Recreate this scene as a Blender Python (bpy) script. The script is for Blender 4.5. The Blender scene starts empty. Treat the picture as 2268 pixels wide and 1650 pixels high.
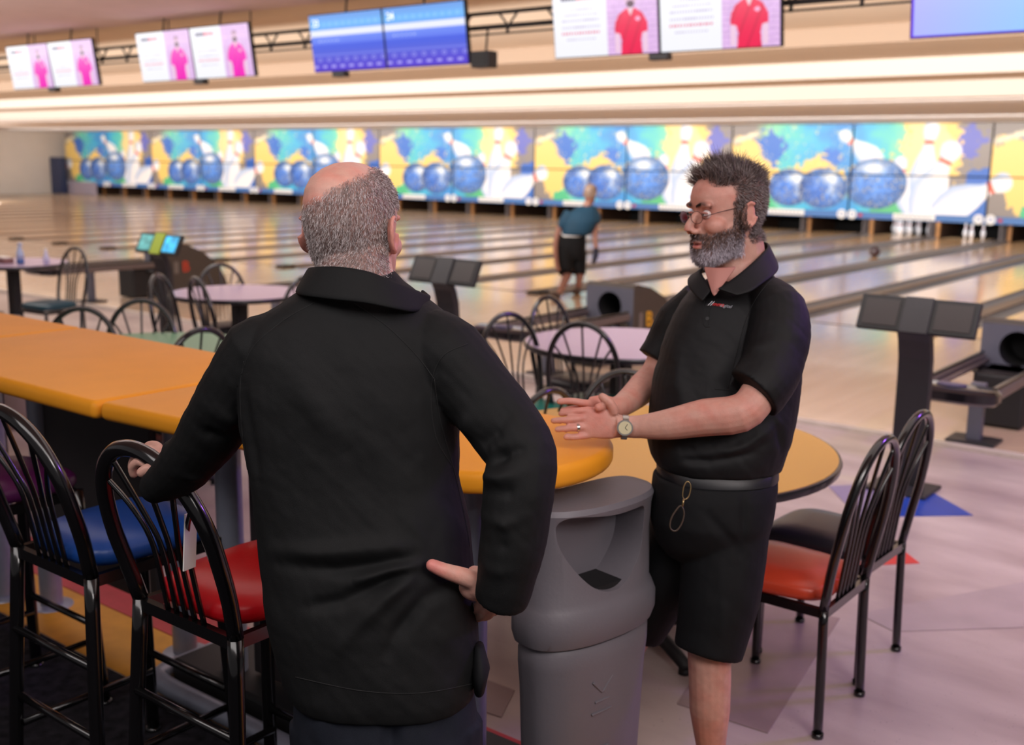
import bpy, bmesh, math, random
import numpy as np
from mathutils import Vector, Matrix

random.seed(7)
rng = np.random.default_rng(11)
S = bpy.context.scene
COL = S.collection
PI = math.pi

# ------------------------------------------------------------------ camera
F_PX, CX, CY = 2413.66, 1134.0, 825.0
YAW, PITCH, ROLL, CAMZ = 0.661, 0.1909, 0.0137, 1.774
_r = np.array([math.cos(YAW), math.sin(YAW), 0.0])
_f0 = np.array([-math.sin(YAW), math.cos(YAW), 0.0])
_u0 = np.array([0.0, 0.0, 1.0])
FW = _f0*math.cos(PITCH) - _u0*math.sin(PITCH)
_up = _u0*math.cos(PITCH) + _f0*math.sin(PITCH)
RT = _r*math.cos(ROLL) + _up*math.sin(ROLL)
UP = -_r*math.sin(ROLL) + _up*math.cos(ROLL)
CAMP = np.array([0, 0, CAMZ])

def at(x, y, d):
    """world point that lies d metres deep behind photograph pixel (x, y)"""
    return CAMP + (FW*F_PX + RT*(x-CX) - UP*(y-CY))/F_PX*d

def on_z(x, y, z=0.0):
    d = FW*F_PX + RT*(x-CX) - UP*(y-CY)
    return CAMP + d*((z-CAMZ)/d[2])

cam_d = bpy.data.cameras.new('camera')
cam = bpy.data.objects.new('camera', cam_d)
COL.objects.link(cam)
M = Matrix(((RT[0], UP[0], -FW[0], 0), (RT[1], UP[1], -FW[1], 0), (RT[2], UP[2], -FW[2], CAMZ), (0, 0, 0, 1)))
cam.matrix_world = M
cam_d.sensor_width = 36.0
cam_d.lens = F_PX/2268*36.0
cam_d.clip_end = 200
cam_d.dof.use_dof = True
cam_d.dof.focus_distance = 2.15
cam_d.dof.aperture_fstop = 3.4
S.camera = cam

# ------------------------------------------------------------------ look
S.view_settings.view_transform = 'Standard'
S.view_settings.look = 'None'
S.view_settings.exposure = 0.0
S.view_settings.gamma = 1.0
S.view_settings.use_curve_mapping = False
S.cycles.use_denoising = True
S.cycles.max_bounces = 8
S.cycles.caustics_reflective = False
S.cycles.caustics_refractive = False
S.cycles.sample_clamp_indirect = 6.0

def lin(c):
    return tuple(((v/12.92) if v <= 0.04045 else ((v+0.055)/1.055)**2.4) for v in c)
def rgb(r, g, b):
    return lin((r/255, g/255, b/255)) + (1.0,)

w = bpy.data.worlds.new('world'); S.world = w; w.use_nodes = True
w.node_tree.nodes['Background'].inputs[0].default_value = (0.80, 0.74, 0.76, 1)
w.node_tree.nodes['Background'].inputs[1].default_value = 0.20

def area(name, loc, aim, sx, sy, power, col=(1, 1, 1), spread=None):
    l = bpy.data.lights.new(name, 'AREA'); l.shape = 'RECTANGLE'; l.size = sx; l.size_y = sy
    l.energy = power; l.color = col
    if spread: l.spread = spread
    o = bpy.data.objects.new(name, l); COL.objects.link(o); o.location = loc
    d = Vector(aim)-Vector(loc)
    o.rotation_euler = d.to_track_quat('-Z', 'Y').to_euler()
    return o
WARM = (1.0, 0.86, 0.72)
WARM2 = (1.0, .95, .90)
area('lanes_light', (-18, 18.7, 2.80), (-18, 25, .6), 46, .5, 600, WARM2)
area('mask_light', (-22, 24.5, 2.8), (-22, 28.2, 1.6), 50, .5, 780, (1, .98, .96))
area('approach_light', (-14, 5.7, 3.5), (-14, 10.5, 0), 34, 2.2, 1000, WARM2)
area('fascia_fill', (-20, 9.6, 2.45), (-20, 18, 3.1), 50, .5, 1250, WARM2, spread=math.radians(95))  # added fill in open air, brightens the ceiling bands and everything ahead
area('seating_light', (-5, 4.6, 3.55), (-5, 4.8, 0), 14, 3.5, 150, (1, .91, .86))
area('walkway_light', (-1.0, .2, 3.5), (-1.6, 2.0, .9), 5, 2, 115, (1, .94, .93))
area('key_light', (2.2, .6, 3.3), (-1.5, 2, 1.1), 1.6, 1.2, 85, (1, .92, .9))
area('violet_light', (1.2, 6.5, 3.5), (-1.5, 3.5, .9), .5, .3, 80, (.35, .12, 1))
area('side_wall_fill', (-40, 20, 2.78), (-49.5, 20, 1.4), .5, 14, 800, WARM2)  # extra fill with no fixture of its own, added to lift the left wall
area('pin_light', (-8.75, 28.30, .72), (-8.75, 29.1, .1), 3.2, .08, 14, (.9, .94, 1))


# ------------------------------------------------------------------ mesh helpers
class MB:
    def __init__(s): s.v = []; s.f = []; s.m = []; s.mi = 0
    def add(s, vs, fs):
        n = len(s.v); s.v += [tuple(map(float, p)) for p in vs]
        s.f += [tuple(i+n for i in f) for f in fs]; s.m += [s.mi]*len(fs); return s
    def box(s, c, size, rz=0.0, taper=1.0):
        x, y, z = [a/2 for a in size]; ca, sa = math.cos(rz), math.sin(rz)
        vs = []
        for dz in (-1, 1):
            t = taper if dz > 0 else 1.0
            for dx, dy in ((-1, -1), (1, -1), (1, 1), (-1, 1)):
                px, py = dx*x*t, dy*y*t
                vs.append((c[0]+px*ca-py*sa, c[1]+px*sa+py*ca, c[2]+dz*z))
        return s.add(vs, [(3, 2, 1, 0), (4, 5, 6, 7), (0, 1, 5, 4), (1, 2, 6, 5), (2, 3, 7, 6), (3, 0, 4, 7)])
    def tube(s, pts, r, seg=8, closed=False, cap=True, ref=None, ry=None, smooth=0):
        P = [np.array(p, float) for p in pts]
        n0 = len(P)
        R = list(r) if hasattr(r, '__len__') else [r]*n0
        RY = (list(ry) if hasattr(ry, '__len__') else [ry]*n0) if ry is not None else R
        if smooth: P, R, RY = cat(P, R, RY, smooth, closed)
        n = len(P); vs = []; prev = None
        for i in range(n):
            a = P[i-1] if (i > 0 or closed) else P[0]
            b = P[(i+1) % n] if (i < n-1 or closed) else P[-1]
            t = b-a; t = t/(np.linalg.norm(t)+1e-12)
            if ref is not None: u = np.array(ref, float)
            elif prev is not None: u = prev
            else: u = np.array([0, 0, 1.0]) if abs(t[2]) < 0.9 else np.array([1.0, 0, 0])
            u = u-t*np.dot(u, t); u = u/(np.linalg.norm(u)+1e-12); prev = u
            v = np.cross(t, u)
            for k in range(seg):
                an = 2*PI*k/seg
                vs.append(P[i]+u*math.cos(an)*R[i]+v*math.sin(an)*RY[i])
        fs = []
        for i in range(n if closed else n-1):
            j = (i+1) % n
            for k in range(seg):
                k2 = (k+1) % seg
                fs.append((i*seg+k, i*seg+k2, j*seg+k2, j*seg+k))
        if cap and not closed:
            fs.append(tuple(range(seg-1, -1, -1))); fs.append(tuple((n-1)*seg+k for k in range(seg)))
        return s.add(vs, fs)
    def lathe(s, prof, c=(0, 0, 0), seg=24, sx=1, sy=1):
        vs = []; fs = []; n = len(prof)
        for (r, z) in prof:
            for k in range(seg):
                a = 2*PI*k/seg; vs.append((c[0]+r*sx*math.cos(a), c[1]+r*sy*math.sin(a), c[2]+z))
        for i in range(n-1):
            for k in range(seg):
                k2 = (k+1) % seg; fs.append((i*seg+k, i*seg+k2, (i+1)*seg+k2, (i+1)*seg+k))
        fs.append(tuple(range(seg-1, -1, -1))); fs.append(tuple((n-1)*seg+k for k in range(seg)))
        return s.add(vs, fs)
    def prism(s, poly, z0, z1):
        n = len(poly)
        vs = [(p[0], p[1], z0) for p in poly]+[(p[0], p[1], z1) for p in poly]
        fs = [tuple(range(n-1, -1, -1)), tuple(range(n, 2*n))]+[(i, (i+1) % n, n+(i+1) % n, n+i) for i in range(n)]
        return s.add(vs, fs)
    def ring(s, secs, seg=32, e=2.0):
        """secs: (centre, A vector, B vector) rings joined into a closed tube"""
        vs = []; fs = []
        for c, A, B in secs:
            for k in range(seg):
                a = 2*PI*k/seg; ca, sa = math.cos(a), math.sin(a)
                p = abs(ca)**(2/e)*(1 if ca >= 0 else -1); q = abs(sa)**(2/e)*(1 if sa >= 0 else -1)
                vs.append(np.array(c)+np.array(A)*p+np.array(B)*q)
        n = len(secs)
        for i in range(n-1):
            for k in range(seg):
                k2 = (k+1) % seg; fs.append((i*seg+k, i*seg+k2, (i+1)*seg+k2, (i+1)*seg+k))
        fs.append(tuple(range(seg-1, -1, -1))); fs.append(tuple((n-1)*seg+k for k in range(seg)))
        return s.add(vs, fs)
    def ball(s, c, r, A=None, seg=20, rings=12):
        """ellipsoid; r is 3 radii along the rows of A"""
        A = np.eye(3) if A is None else np.array(A); r = np.array([r]*3 if not hasattr(r, '__len__') else r, float)
        vs = []; fs = []
        for i in range(rings+1):
            t = PI*i/rings
            for k in range(seg):
                a = 2*PI*k/seg
                l = np.array([math.sin(t)*math.cos(a), math.sin(t)*math.sin(a), math.cos(t)])*r
                vs.append(np.array(c)+l@A)
        for i in range(rings):
            for k in range(seg):
                k2 = (k+1) % seg; fs.append((i*seg+k, (i+1)*seg+k, (i+1)*seg+k2, i*seg+k2))
        return s.add(vs, fs)
    def mesh(s, name, mats, smooth=False):
        me = bpy.data.meshes.new(name); me.from_pydata(s.v, [], s.f); me.validate()
        for m in (mats if isinstance(mats, (list, tuple)) else [mats]): me.materials.append(m)
        if any(s.m) and len(me.polygons) == len(s.m): me.polygons.foreach_set('material_index', s.m)
        if smooth: me.polygons.foreach_set('use_smooth', [True]*len(me.polygons))
        me.update()
        return me
    def build(s, name, mats, parent=None, smooth=False, bevel=0, bseg=2, auto=None):
        me = s.mesh(name, mats, smooth or auto is not None)
        if bevel or auto is not None:
            bm = bmesh.new(); bm.from_mesh(me)
            bmesh.ops.remove_doubles(bm, verts=bm.verts, dist=1e-6)
            bmesh.ops.recalc_face_normals(bm, faces=bm.faces)
            if bevel:
                ed = [e for e in bm.edges if len(e.link_faces) == 2 and e.calc_face_angle(0) > 0.5]
                bmesh.ops.bevel(bm, geom=ed, offset=bevel, segments=bseg, profile=0.5, affect='EDGES', clamp_overlap=True)
            if auto is not None:
                for f in bm.faces: f.smooth = True
                for e in bm.edges:
                    if len(e.link_faces) == 2 and e.calc_face_angle(0) > auto: e.smooth = False
            bm.to_mesh(me); bm.free()
        return link(name, me, parent)

def cat(P, R, RY, k, closed=False):
    n = len(P); oP = []; oR = []; oY = []
    rngn = n if closed else n-1
    g = lambda L, i: L[i % n] if closed else L[max(0, min(n-1, i))]
    for i in range(rngn):
        for j in range(k):
            t = j/k
            w0, w1, w2, w3 = -.5*t+t*t-.5*t**3, 1-2.5*t*t+1.5*t**3, .5*t+2*t*t-1.5*t**3, -.5*t*t+.5*t**3
            oP.append(w0*g(P, i-1)+w1*g(P, i)+w2*g(P, i+1)+w3*g(P, i+2))
            oR.append(g(R, i)*(1-t)+g(R, i+1)*t); oY.append(g(RY, i)*(1-t)+g(RY, i+1)*t)
    if not closed: oP.append(P[-1]); oR.append(R[-1]); oY.append(RY[-1])
    return oP, oR, oY

def link(name, data, parent=None):
    o = bpy.data.objects.new(name, data); COL.objects.link(o)
    if parent is not None: o.parent = parent
    return o
def thing(name, label, cat_, loc=(0, 0, 0), rz=0.0, group=None):
    o = link(name, None); o.location = loc; o.rotation_euler = (0, 0, rz); o.empty_display_size = 0.1
    return tag(o, label, cat_, group)
def tag(o, label=None, cat_=None, group=None, kind=None):
    if label: o['label'] = label
    if cat_: o['category'] = cat_
    if group: o['group'] = group
    if kind: o['kind'] = kind
    return o
def dup(root, loc=None, rz=None, label=None, group=None, swap=None):
    r = root.copy(); COL.objects.link(r)
    if loc is not None: r.location = loc
    if rz is not None: r.rotation_euler = (0, 0, rz)
    if label: r['label'] = label
    if group: r['group'] = group
    for ch in root.children:
        c = ch.copy(); COL.objects.link(c); c.parent = r
        if swap and ch.name.split('.')[0] in swap:
            c.data = ch.data.copy(); c.data.materials.clear(); c.data.materials.append(swap[ch.name.split('.')[0]])
        for g in ch.children:
            d = g.copy(); COL.objects.link(d); d.parent = c
    return r

# ------------------------------------------------------------------ materials
def mat(name, col, rough=0.5, metal=0.0, spec=0.5, noise=0.0, nscale=8.0, bump=0.0, bscale=200.0, coat=0.0,
        sheen=0.0, sss=0.0, emit=0.0, attr=False, rvar=0.0, stretch=None, crough=0.1):
    m = bpy.data.materials.new(name); m.use_nodes = True
    nt = m.node_tree; N = nt.nodes; L = nt.links; b = N['Principled BSDF']
    b.inputs['Base Color'].default_value = col
    b.inputs['Roughness'].default_value = rough; b.inputs['Metallic'].default_value = metal
    b.inputs['Specular IOR Level'].default_value = spec
    if coat: b.inputs['Coat Weight'].default_value = coat; b.inputs['Coat Roughness'].default_value = crough
    if sheen: b.inputs['Sheen Weight'].default_value = sheen; b.inputs['Sheen Roughness'].default_value = 0.5
    if sss:
        b.inputs['Subsurface Weight'].default_value = sss
        b.inputs['Subsurface Radius'].default_value = (0.8, 0.3, 0.2); b.inputs['Subsurface Scale'].default_value = 0.01
    src = None
    tc = N.new('ShaderNodeTexCoord'); out = tc.outputs['Object']
    if stretch:
        mp = N.new('ShaderNodeMapping'); mp.inputs['Scale'].default_value = stretch
        L.new(out, mp.inputs['Vector']); out = mp.outputs['Vector']
    if attr:
        a = N.new('ShaderNodeAttribute'); a.attribute_name = 'Col'; src = a.outputs['Color']
    if noise:
        n = N.new('ShaderNodeTexNoise'); n.inputs['Scale'].default_value = nscale; n.inputs['Detail'].default_value = 5
        L.new(out, n.inputs['Vector'])
        mr = N.new('ShaderNodeMapRange'); mr.inputs[1].default_value = 0.3; mr.inputs[2].default_value = 0.7
        mr.inputs[3].default_value = 1-noise; mr.inputs[4].default_value = 1+noise
        L.new(n.outputs['Fac'], mr.inputs[0])
        mx = N.new('ShaderNodeVectorMath'); mx.operation = 'SCALE'
        if src: L.new(src, mx.inputs[0])
        else: mx.inputs[0].default_value = col[:3]
        L.new(mr.outputs[0], mx.inputs['Scale']); src = mx.outputs[0]
        if rvar:
            m2 = N.new('ShaderNodeMapRange'); m2.inputs[1].default_value = 0.3; m2.inputs[2].default_value = 0.7
            m2.inputs[3].default_value = rough-rvar; m2.inputs[4].default_value = rough+rvar
            L.new(n.outputs['Fac'], m2.inputs[0]); L.new(m2.outputs[0], b.inputs['Roughness'])
    if src: L.new(src, b.inputs['Base Color'])
    if emit:
        if src: L.new(src, b.inputs['Emission Color'])
        else: b.inputs['Emission Color'].default_value = col
        b.inputs['Emission Strength'].default_value = emit
    if bump:
        n2 = N.new('ShaderNodeTexNoise'); n2.inputs['Scale'].default_value = bscale; n2.inputs['Detail'].default_value = 3
        L.new(out, n2.inputs['Vector'])
        bp = N.new('ShaderNodeBump'); bp.inputs['Strength'].default_value = bump; bp.inputs['Distance'].default_value = 0.002
        L.new(n2.outputs['Fac'], bp.inputs['Height']); L.new(bp.outputs['Normal'], b.inputs['Normal'])
    return m

def set_col(me, cols):
    """per-vertex colours (linear rgb) as attribute Col"""
    a = me.color_attributes.new('Col', 'FLOAT_COLOR', 'POINT')
    c = np.ones((len(me.vertices), 4), np.float32); c[:, :3] = cols
    a.data.foreach_set('color', c.ravel())

def srgb2lin(c):
    c = np.clip(np.asarray(c, float), 0, 1)
    return np.where(c <= 0.04045, c/12.92, ((c+0.055)/1.055)**2.4)

def vnoise(x, y, seed=0):
    """cheap smooth value noise on numpy arrays"""
    r = np.random.default_rng(seed).random((64, 64))
    xi = np.floor(x).astype(int); yi = np.floor(y).astype(int); fx = x-xi; fy = y-yi
    fx = fx*fx*(3-2*fx); fy = fy*fy*(3-2*fy)
    g = lambda a, b: r[a % 64, b % 64]
    return (g(xi, yi)*(1-fx)+g(xi+1, yi)*fx)*(1-fy)+(g(xi, yi+1)*(1-fx)+g(xi+1, yi+1)*fx)*fy
def fbm(x, y, seed=0, o=4):
    s = 0; a = 0.5
    for k in range(o): s = s+a*vnoise(x*2**k, y*2**k, seed+k); a *= 0.5
    return s/(1-0.5**o)
# ------------------------------------------------------------------ shared materials
M_black = mat('black_gloss_metal', rgb(14, 13, 14), 0.22, coat=0.6)
M_blackmatte = mat('black_matte', rgb(24, 23, 25), 0.6)
M_dark = mat('dark_plastic', rgb(40, 38, 42), 0.45, noise=.08)
M_white = mat('white_plastic', rgb(235, 232, 228), 0.45)
M_steel = mat('brushed_steel', rgb(152, 156, 172), 0.36, metal=0.35, noise=.05, nscale=30)

# ------------------------------------------------------------------ floor
def terrazzo():
    m = bpy.data.materials.new('terrazzo'); m.use_nodes = True; nt = m.node_tree; N = nt.nodes; L = nt.links; b = N['Principled BSDF']
    tc = N.new('ShaderNodeTexCoord')
    n1 = N.new('ShaderNodeTexNoise'); n1.inputs['Scale'].default_value = 1.3; n1.inputs['Detail'].default_value = 5
    mp = N.new('ShaderNodeMapping'); mp.inputs['Scale'].default_value = (1, 2.6, 1); mp.inputs['Rotation'].default_value = (0, 0, .5)
    L.new(tc.outputs['Object'], mp.inputs[0]); L.new(mp.outputs[0], n1.inputs[0])
    cr = N.new('ShaderNodeValToRGB'); cr.color_ramp.elements[0].position = .35; cr.color_ramp.elements[1].position = .68
    cr.color_ramp.elements[0].color = rgb(166, 148, 146); cr.color_ramp.elements[1].color = rgb(200, 184, 178)
    L.new(n1.outputs['Fac'], cr.inputs[0])
    v = N.new('ShaderNodeTexVoronoi'); v.inputs['Scale'].default_value = 70; L.new(tc.outputs['Object'], v.inputs['Vector'])
    c2 = N.new('ShaderNodeValToRGB'); c2.color_ramp.elements[0].position = .05; c2.color_ramp.elements[1].position = .16
    c2.color_ramp.elements[0].color = (.18, .16, .17, 1); c2.color_ramp.elements[1].color = (1, 1, 1, 1); L.new(v.outputs['Distance'], c2.inputs[0])
    n3 = N.new('ShaderNodeTexNoise'); n3.inputs['Scale'].default_value = 20; L.new(tc.outputs['Object'], n3.inputs[0])
    c3 = N.new('ShaderNodeValToRGB'); c3.color_ramp.elements[0].position = .52; c3.color_ramp.elements[1].position = .6
    c3.color_ramp.elements[0].color = (0, 0, 0, 1); c3.color_ramp.elements[1].color = (1, 1, 1, 1); L.new(n3.outputs['Fac'], c3.inputs[0])
    mx0 = N.new('ShaderNodeMix'); mx0.data_type = 'RGBA'; mx0.inputs[6].default_value = (1, 1, 1, 1)
    L.new(c3.outputs[0], mx0.inputs[0]); L.new(c2.outputs[0], mx0.inputs[7])
    mx = N.new('ShaderNodeMix'); mx.data_type = 'RGBA'; mx.blend_type = 'MULTIPLY'; mx.inputs[0].default_value = 1
    L.new(cr.outputs[0], mx.inputs[6]); L.new(mx0.outputs[2], mx.inputs[7]); L.new(mx.outputs[2], b.inputs['Base Color'])
    mr = N.new('ShaderNodeMapRange'); mr.inputs[3].default_value = .22; mr.inputs[4].default_value = .42; L.new(n1.outputs['Fac'], mr.inputs[0])
    L.new(mr.outputs[0], b.inputs['Roughness'])
    return m
M_terr = terrazzo()
fl = MB().box((-24, 2.6, -0.1), (60, 9.1, 0.2)).build('floor', M_terr); tag(fl, kind='structure')
# a slab of darker sub-floor below the lanes
MB().box((-24, 20.2, -0.22), (60, 26.1, 0.2)).build('lane_bed', mat('lane_bed', rgb(50, 42, 38), .7), fl)
# carpet and coloured inlays of the walkway
M_carpet = mat('dark_carpet', rgb(38, 37, 42), .95, noise=.5, nscale=26, bump=.8, bscale=400, spec=.1)
MB().box((-24, -0.03, 0.003), (60, 3.96, 0.006)).build('carpet', M_carpet, fl)
M_yel = mat('yellow_floor', rgb(214, 150, 34), .5, noise=.12, nscale=9)
M_redf = mat('red_floor', rgb(188, 52, 62), .5, noise=.1, nscale=14)
MB().box((-24, 2.105, 0.002), (60, 0.29, 0.004)).build('inlay_stripe', M_yel, fl)
MB().box((-24, 2.37, 0.002), (60, 0.23, 0.004)).build('inlay_stripe', M_redf, fl)
def inlay(px, m, z=.003):
    pts = [on_z(x, y, 0) for x, y in px]
    MB().prism([(p[0], p[1]) for p in pts][::-1], 0.0, z).build('inlay', m, fl)
M_blf = mat('blue_floor', rgb(34, 66, 158), .35, noise=.1, nscale=6)
M_bll = mat('lavender_floor', rgb(132, 120, 158), .35, noise=.1, nscale=6)
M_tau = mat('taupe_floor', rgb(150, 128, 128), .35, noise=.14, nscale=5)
inlay([(2058, 1087), (2155, 1142), (1900, 1146), (1960, 1118)], M_blf)
inlay([(1835, 1077), (2035, 1068), (2058, 1087), (1960, 1118), (1900, 1146)], M_bll)
inlay([(1975, 1200), (2037, 1248), (1890, 1254)], mat('coral_floor', rgb(214, 70, 66), .35))
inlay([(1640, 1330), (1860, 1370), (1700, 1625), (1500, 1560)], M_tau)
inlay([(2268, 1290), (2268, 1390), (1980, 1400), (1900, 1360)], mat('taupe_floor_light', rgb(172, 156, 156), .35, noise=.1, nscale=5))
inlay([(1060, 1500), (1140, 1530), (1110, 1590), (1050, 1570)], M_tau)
# approach, a low step above the seating floor
M_appr = mat('maple_approach', rgb(214, 186, 158), .16, noise=.05, nscale=1.2, coat=.25, stretch=(6, .6, 1), rvar=.04, crough=.05)
M_step = mat('step_edge', rgb(196, 182, 172), .5, noise=.1)
ap = MB().box((-24, 9.475, 0.0), (60, 4.65, 0.06)).build('approach', M_appr, fl)
MB().box((-24, 7.135, 0.005), (60, 0.05, 0.06)).build('step_edge', M_step, fl, bevel=.01)
# lanes, gutters, dividers
M_lane = mat('maple_lane', rgb(222, 180, 134), .16, noise=.08, nscale=3, stretch=(9, .25, 1), coat=.2, crough=.06)
M_gut = mat('grey_gutter', rgb(134, 134, 140), .4, noise=.05)
M_div = mat('divider_capping', rgb(128, 114, 104), .5, noise=.08)
lane_me = MB().box((0, 20.5, -.02), (1.06, 17.4, .10)).mesh('lane', M_lane)
gm = MB()
gp = [(.12*math.cos(a), -.09*math.sin(a)) for a in np.linspace(0, PI, 9)]
gv = []; 
for yy in (11.8, 29.6):
    for (x, z) in gp: gv.append((x, yy, z+.02))
gm.add(gv, [(i, i+1, 9+i+1, 9+i) for i in range(8)])
gut_me = gm.mesh('gutter', M_gut, True)
dm = MB().box((0, 20.7, .01), (.17, 17.8, .06))
div_me = dm.mesh('lane_divider', M_div)
LANE0 = -7.03
for k in range(-24, 6):
    X = LANE0+1.72*k
    d = link('lane_divider', div_me, fl); d.location = (X, 0, 0)
    if k < 5:
        l = link('lane', lane_me, fl); l.location = (X+.86, 0, 0)
        for s in (-1, 1):
            g = link('gutter', gut_me, fl); g.location = (X+.86+s*.652, 0, 0)
# arrows / foul line
MB().box((-24, 11.81, .031), (60, .03, .004)).build('foul_line', M_blackmatte, fl)

# ------------------------------------------------------------------ walls and ceiling
XW = -49.5
M_wall = mat('cream_wall', rgb(236, 220, 206), .8, noise=.03, nscale=1)
M_tan = mat('tan_ceiling', rgb(226, 206, 184), .85, noise=.03, nscale=1)
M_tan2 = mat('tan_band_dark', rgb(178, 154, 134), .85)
M_cream = mat('cream_cove', rgb(244, 234, 224), .8)
M_grey = mat('greige_soffit', rgb(240, 232, 228), .85)
M_ceil = mat('ceiling_tiles', rgb(222, 196, 192), .9, noise=.04, nscale=3)
tag(MB().box((XW-.1, 14, 1.9), (.2, 32, 3.8)).build('wall_left', M_wall), kind='structure')
DW = 28.2
wb = MB().box((-24, DW+.6, 3.3), (60, .2, 1.0)).build('wall_back', M_grey); tag(wb, kind='structure')
MB().box((-24, 30.6, 1.6), (60, .2, 3.6)).build('pit_back_wall', mat('pit_black', rgb(12, 9, 9), .9), wb)
ce = MB().box((-24, 3.6, 3.68), (60, 11.2, .2)).build('ceiling', M_ceil); tag(ce, kind='structure')
def slab(name, y0, y1, z, m): MB().box((-24, (y0+y1)/2, z+.04), (60, y1-y0, .08)).build(name, m, ce)
def fascia(name, y, z0, z1, m): MB().box((-24, y-.015, (z0+z1)/2), (60, .04, z1-z0)).build(name, m, ce)
slab('ceiling_panel', 9.2, 14.8, 3.62, M_tan)
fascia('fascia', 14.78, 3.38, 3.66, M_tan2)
slab('ceiling_panel', 14.78, 17.02, 3.38, M_tan)
fascia('cove_band', 17.0, 3.126, 3.40, M_cream)
slab('ceiling_panel', 17.0, 18.3, 3.126, M_tan)
fascia('cove_band', 18.27, 2.87, 3.14, M_cream)
slab('soffit', 18.27, 28.9, 2.87, M_grey)

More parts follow.
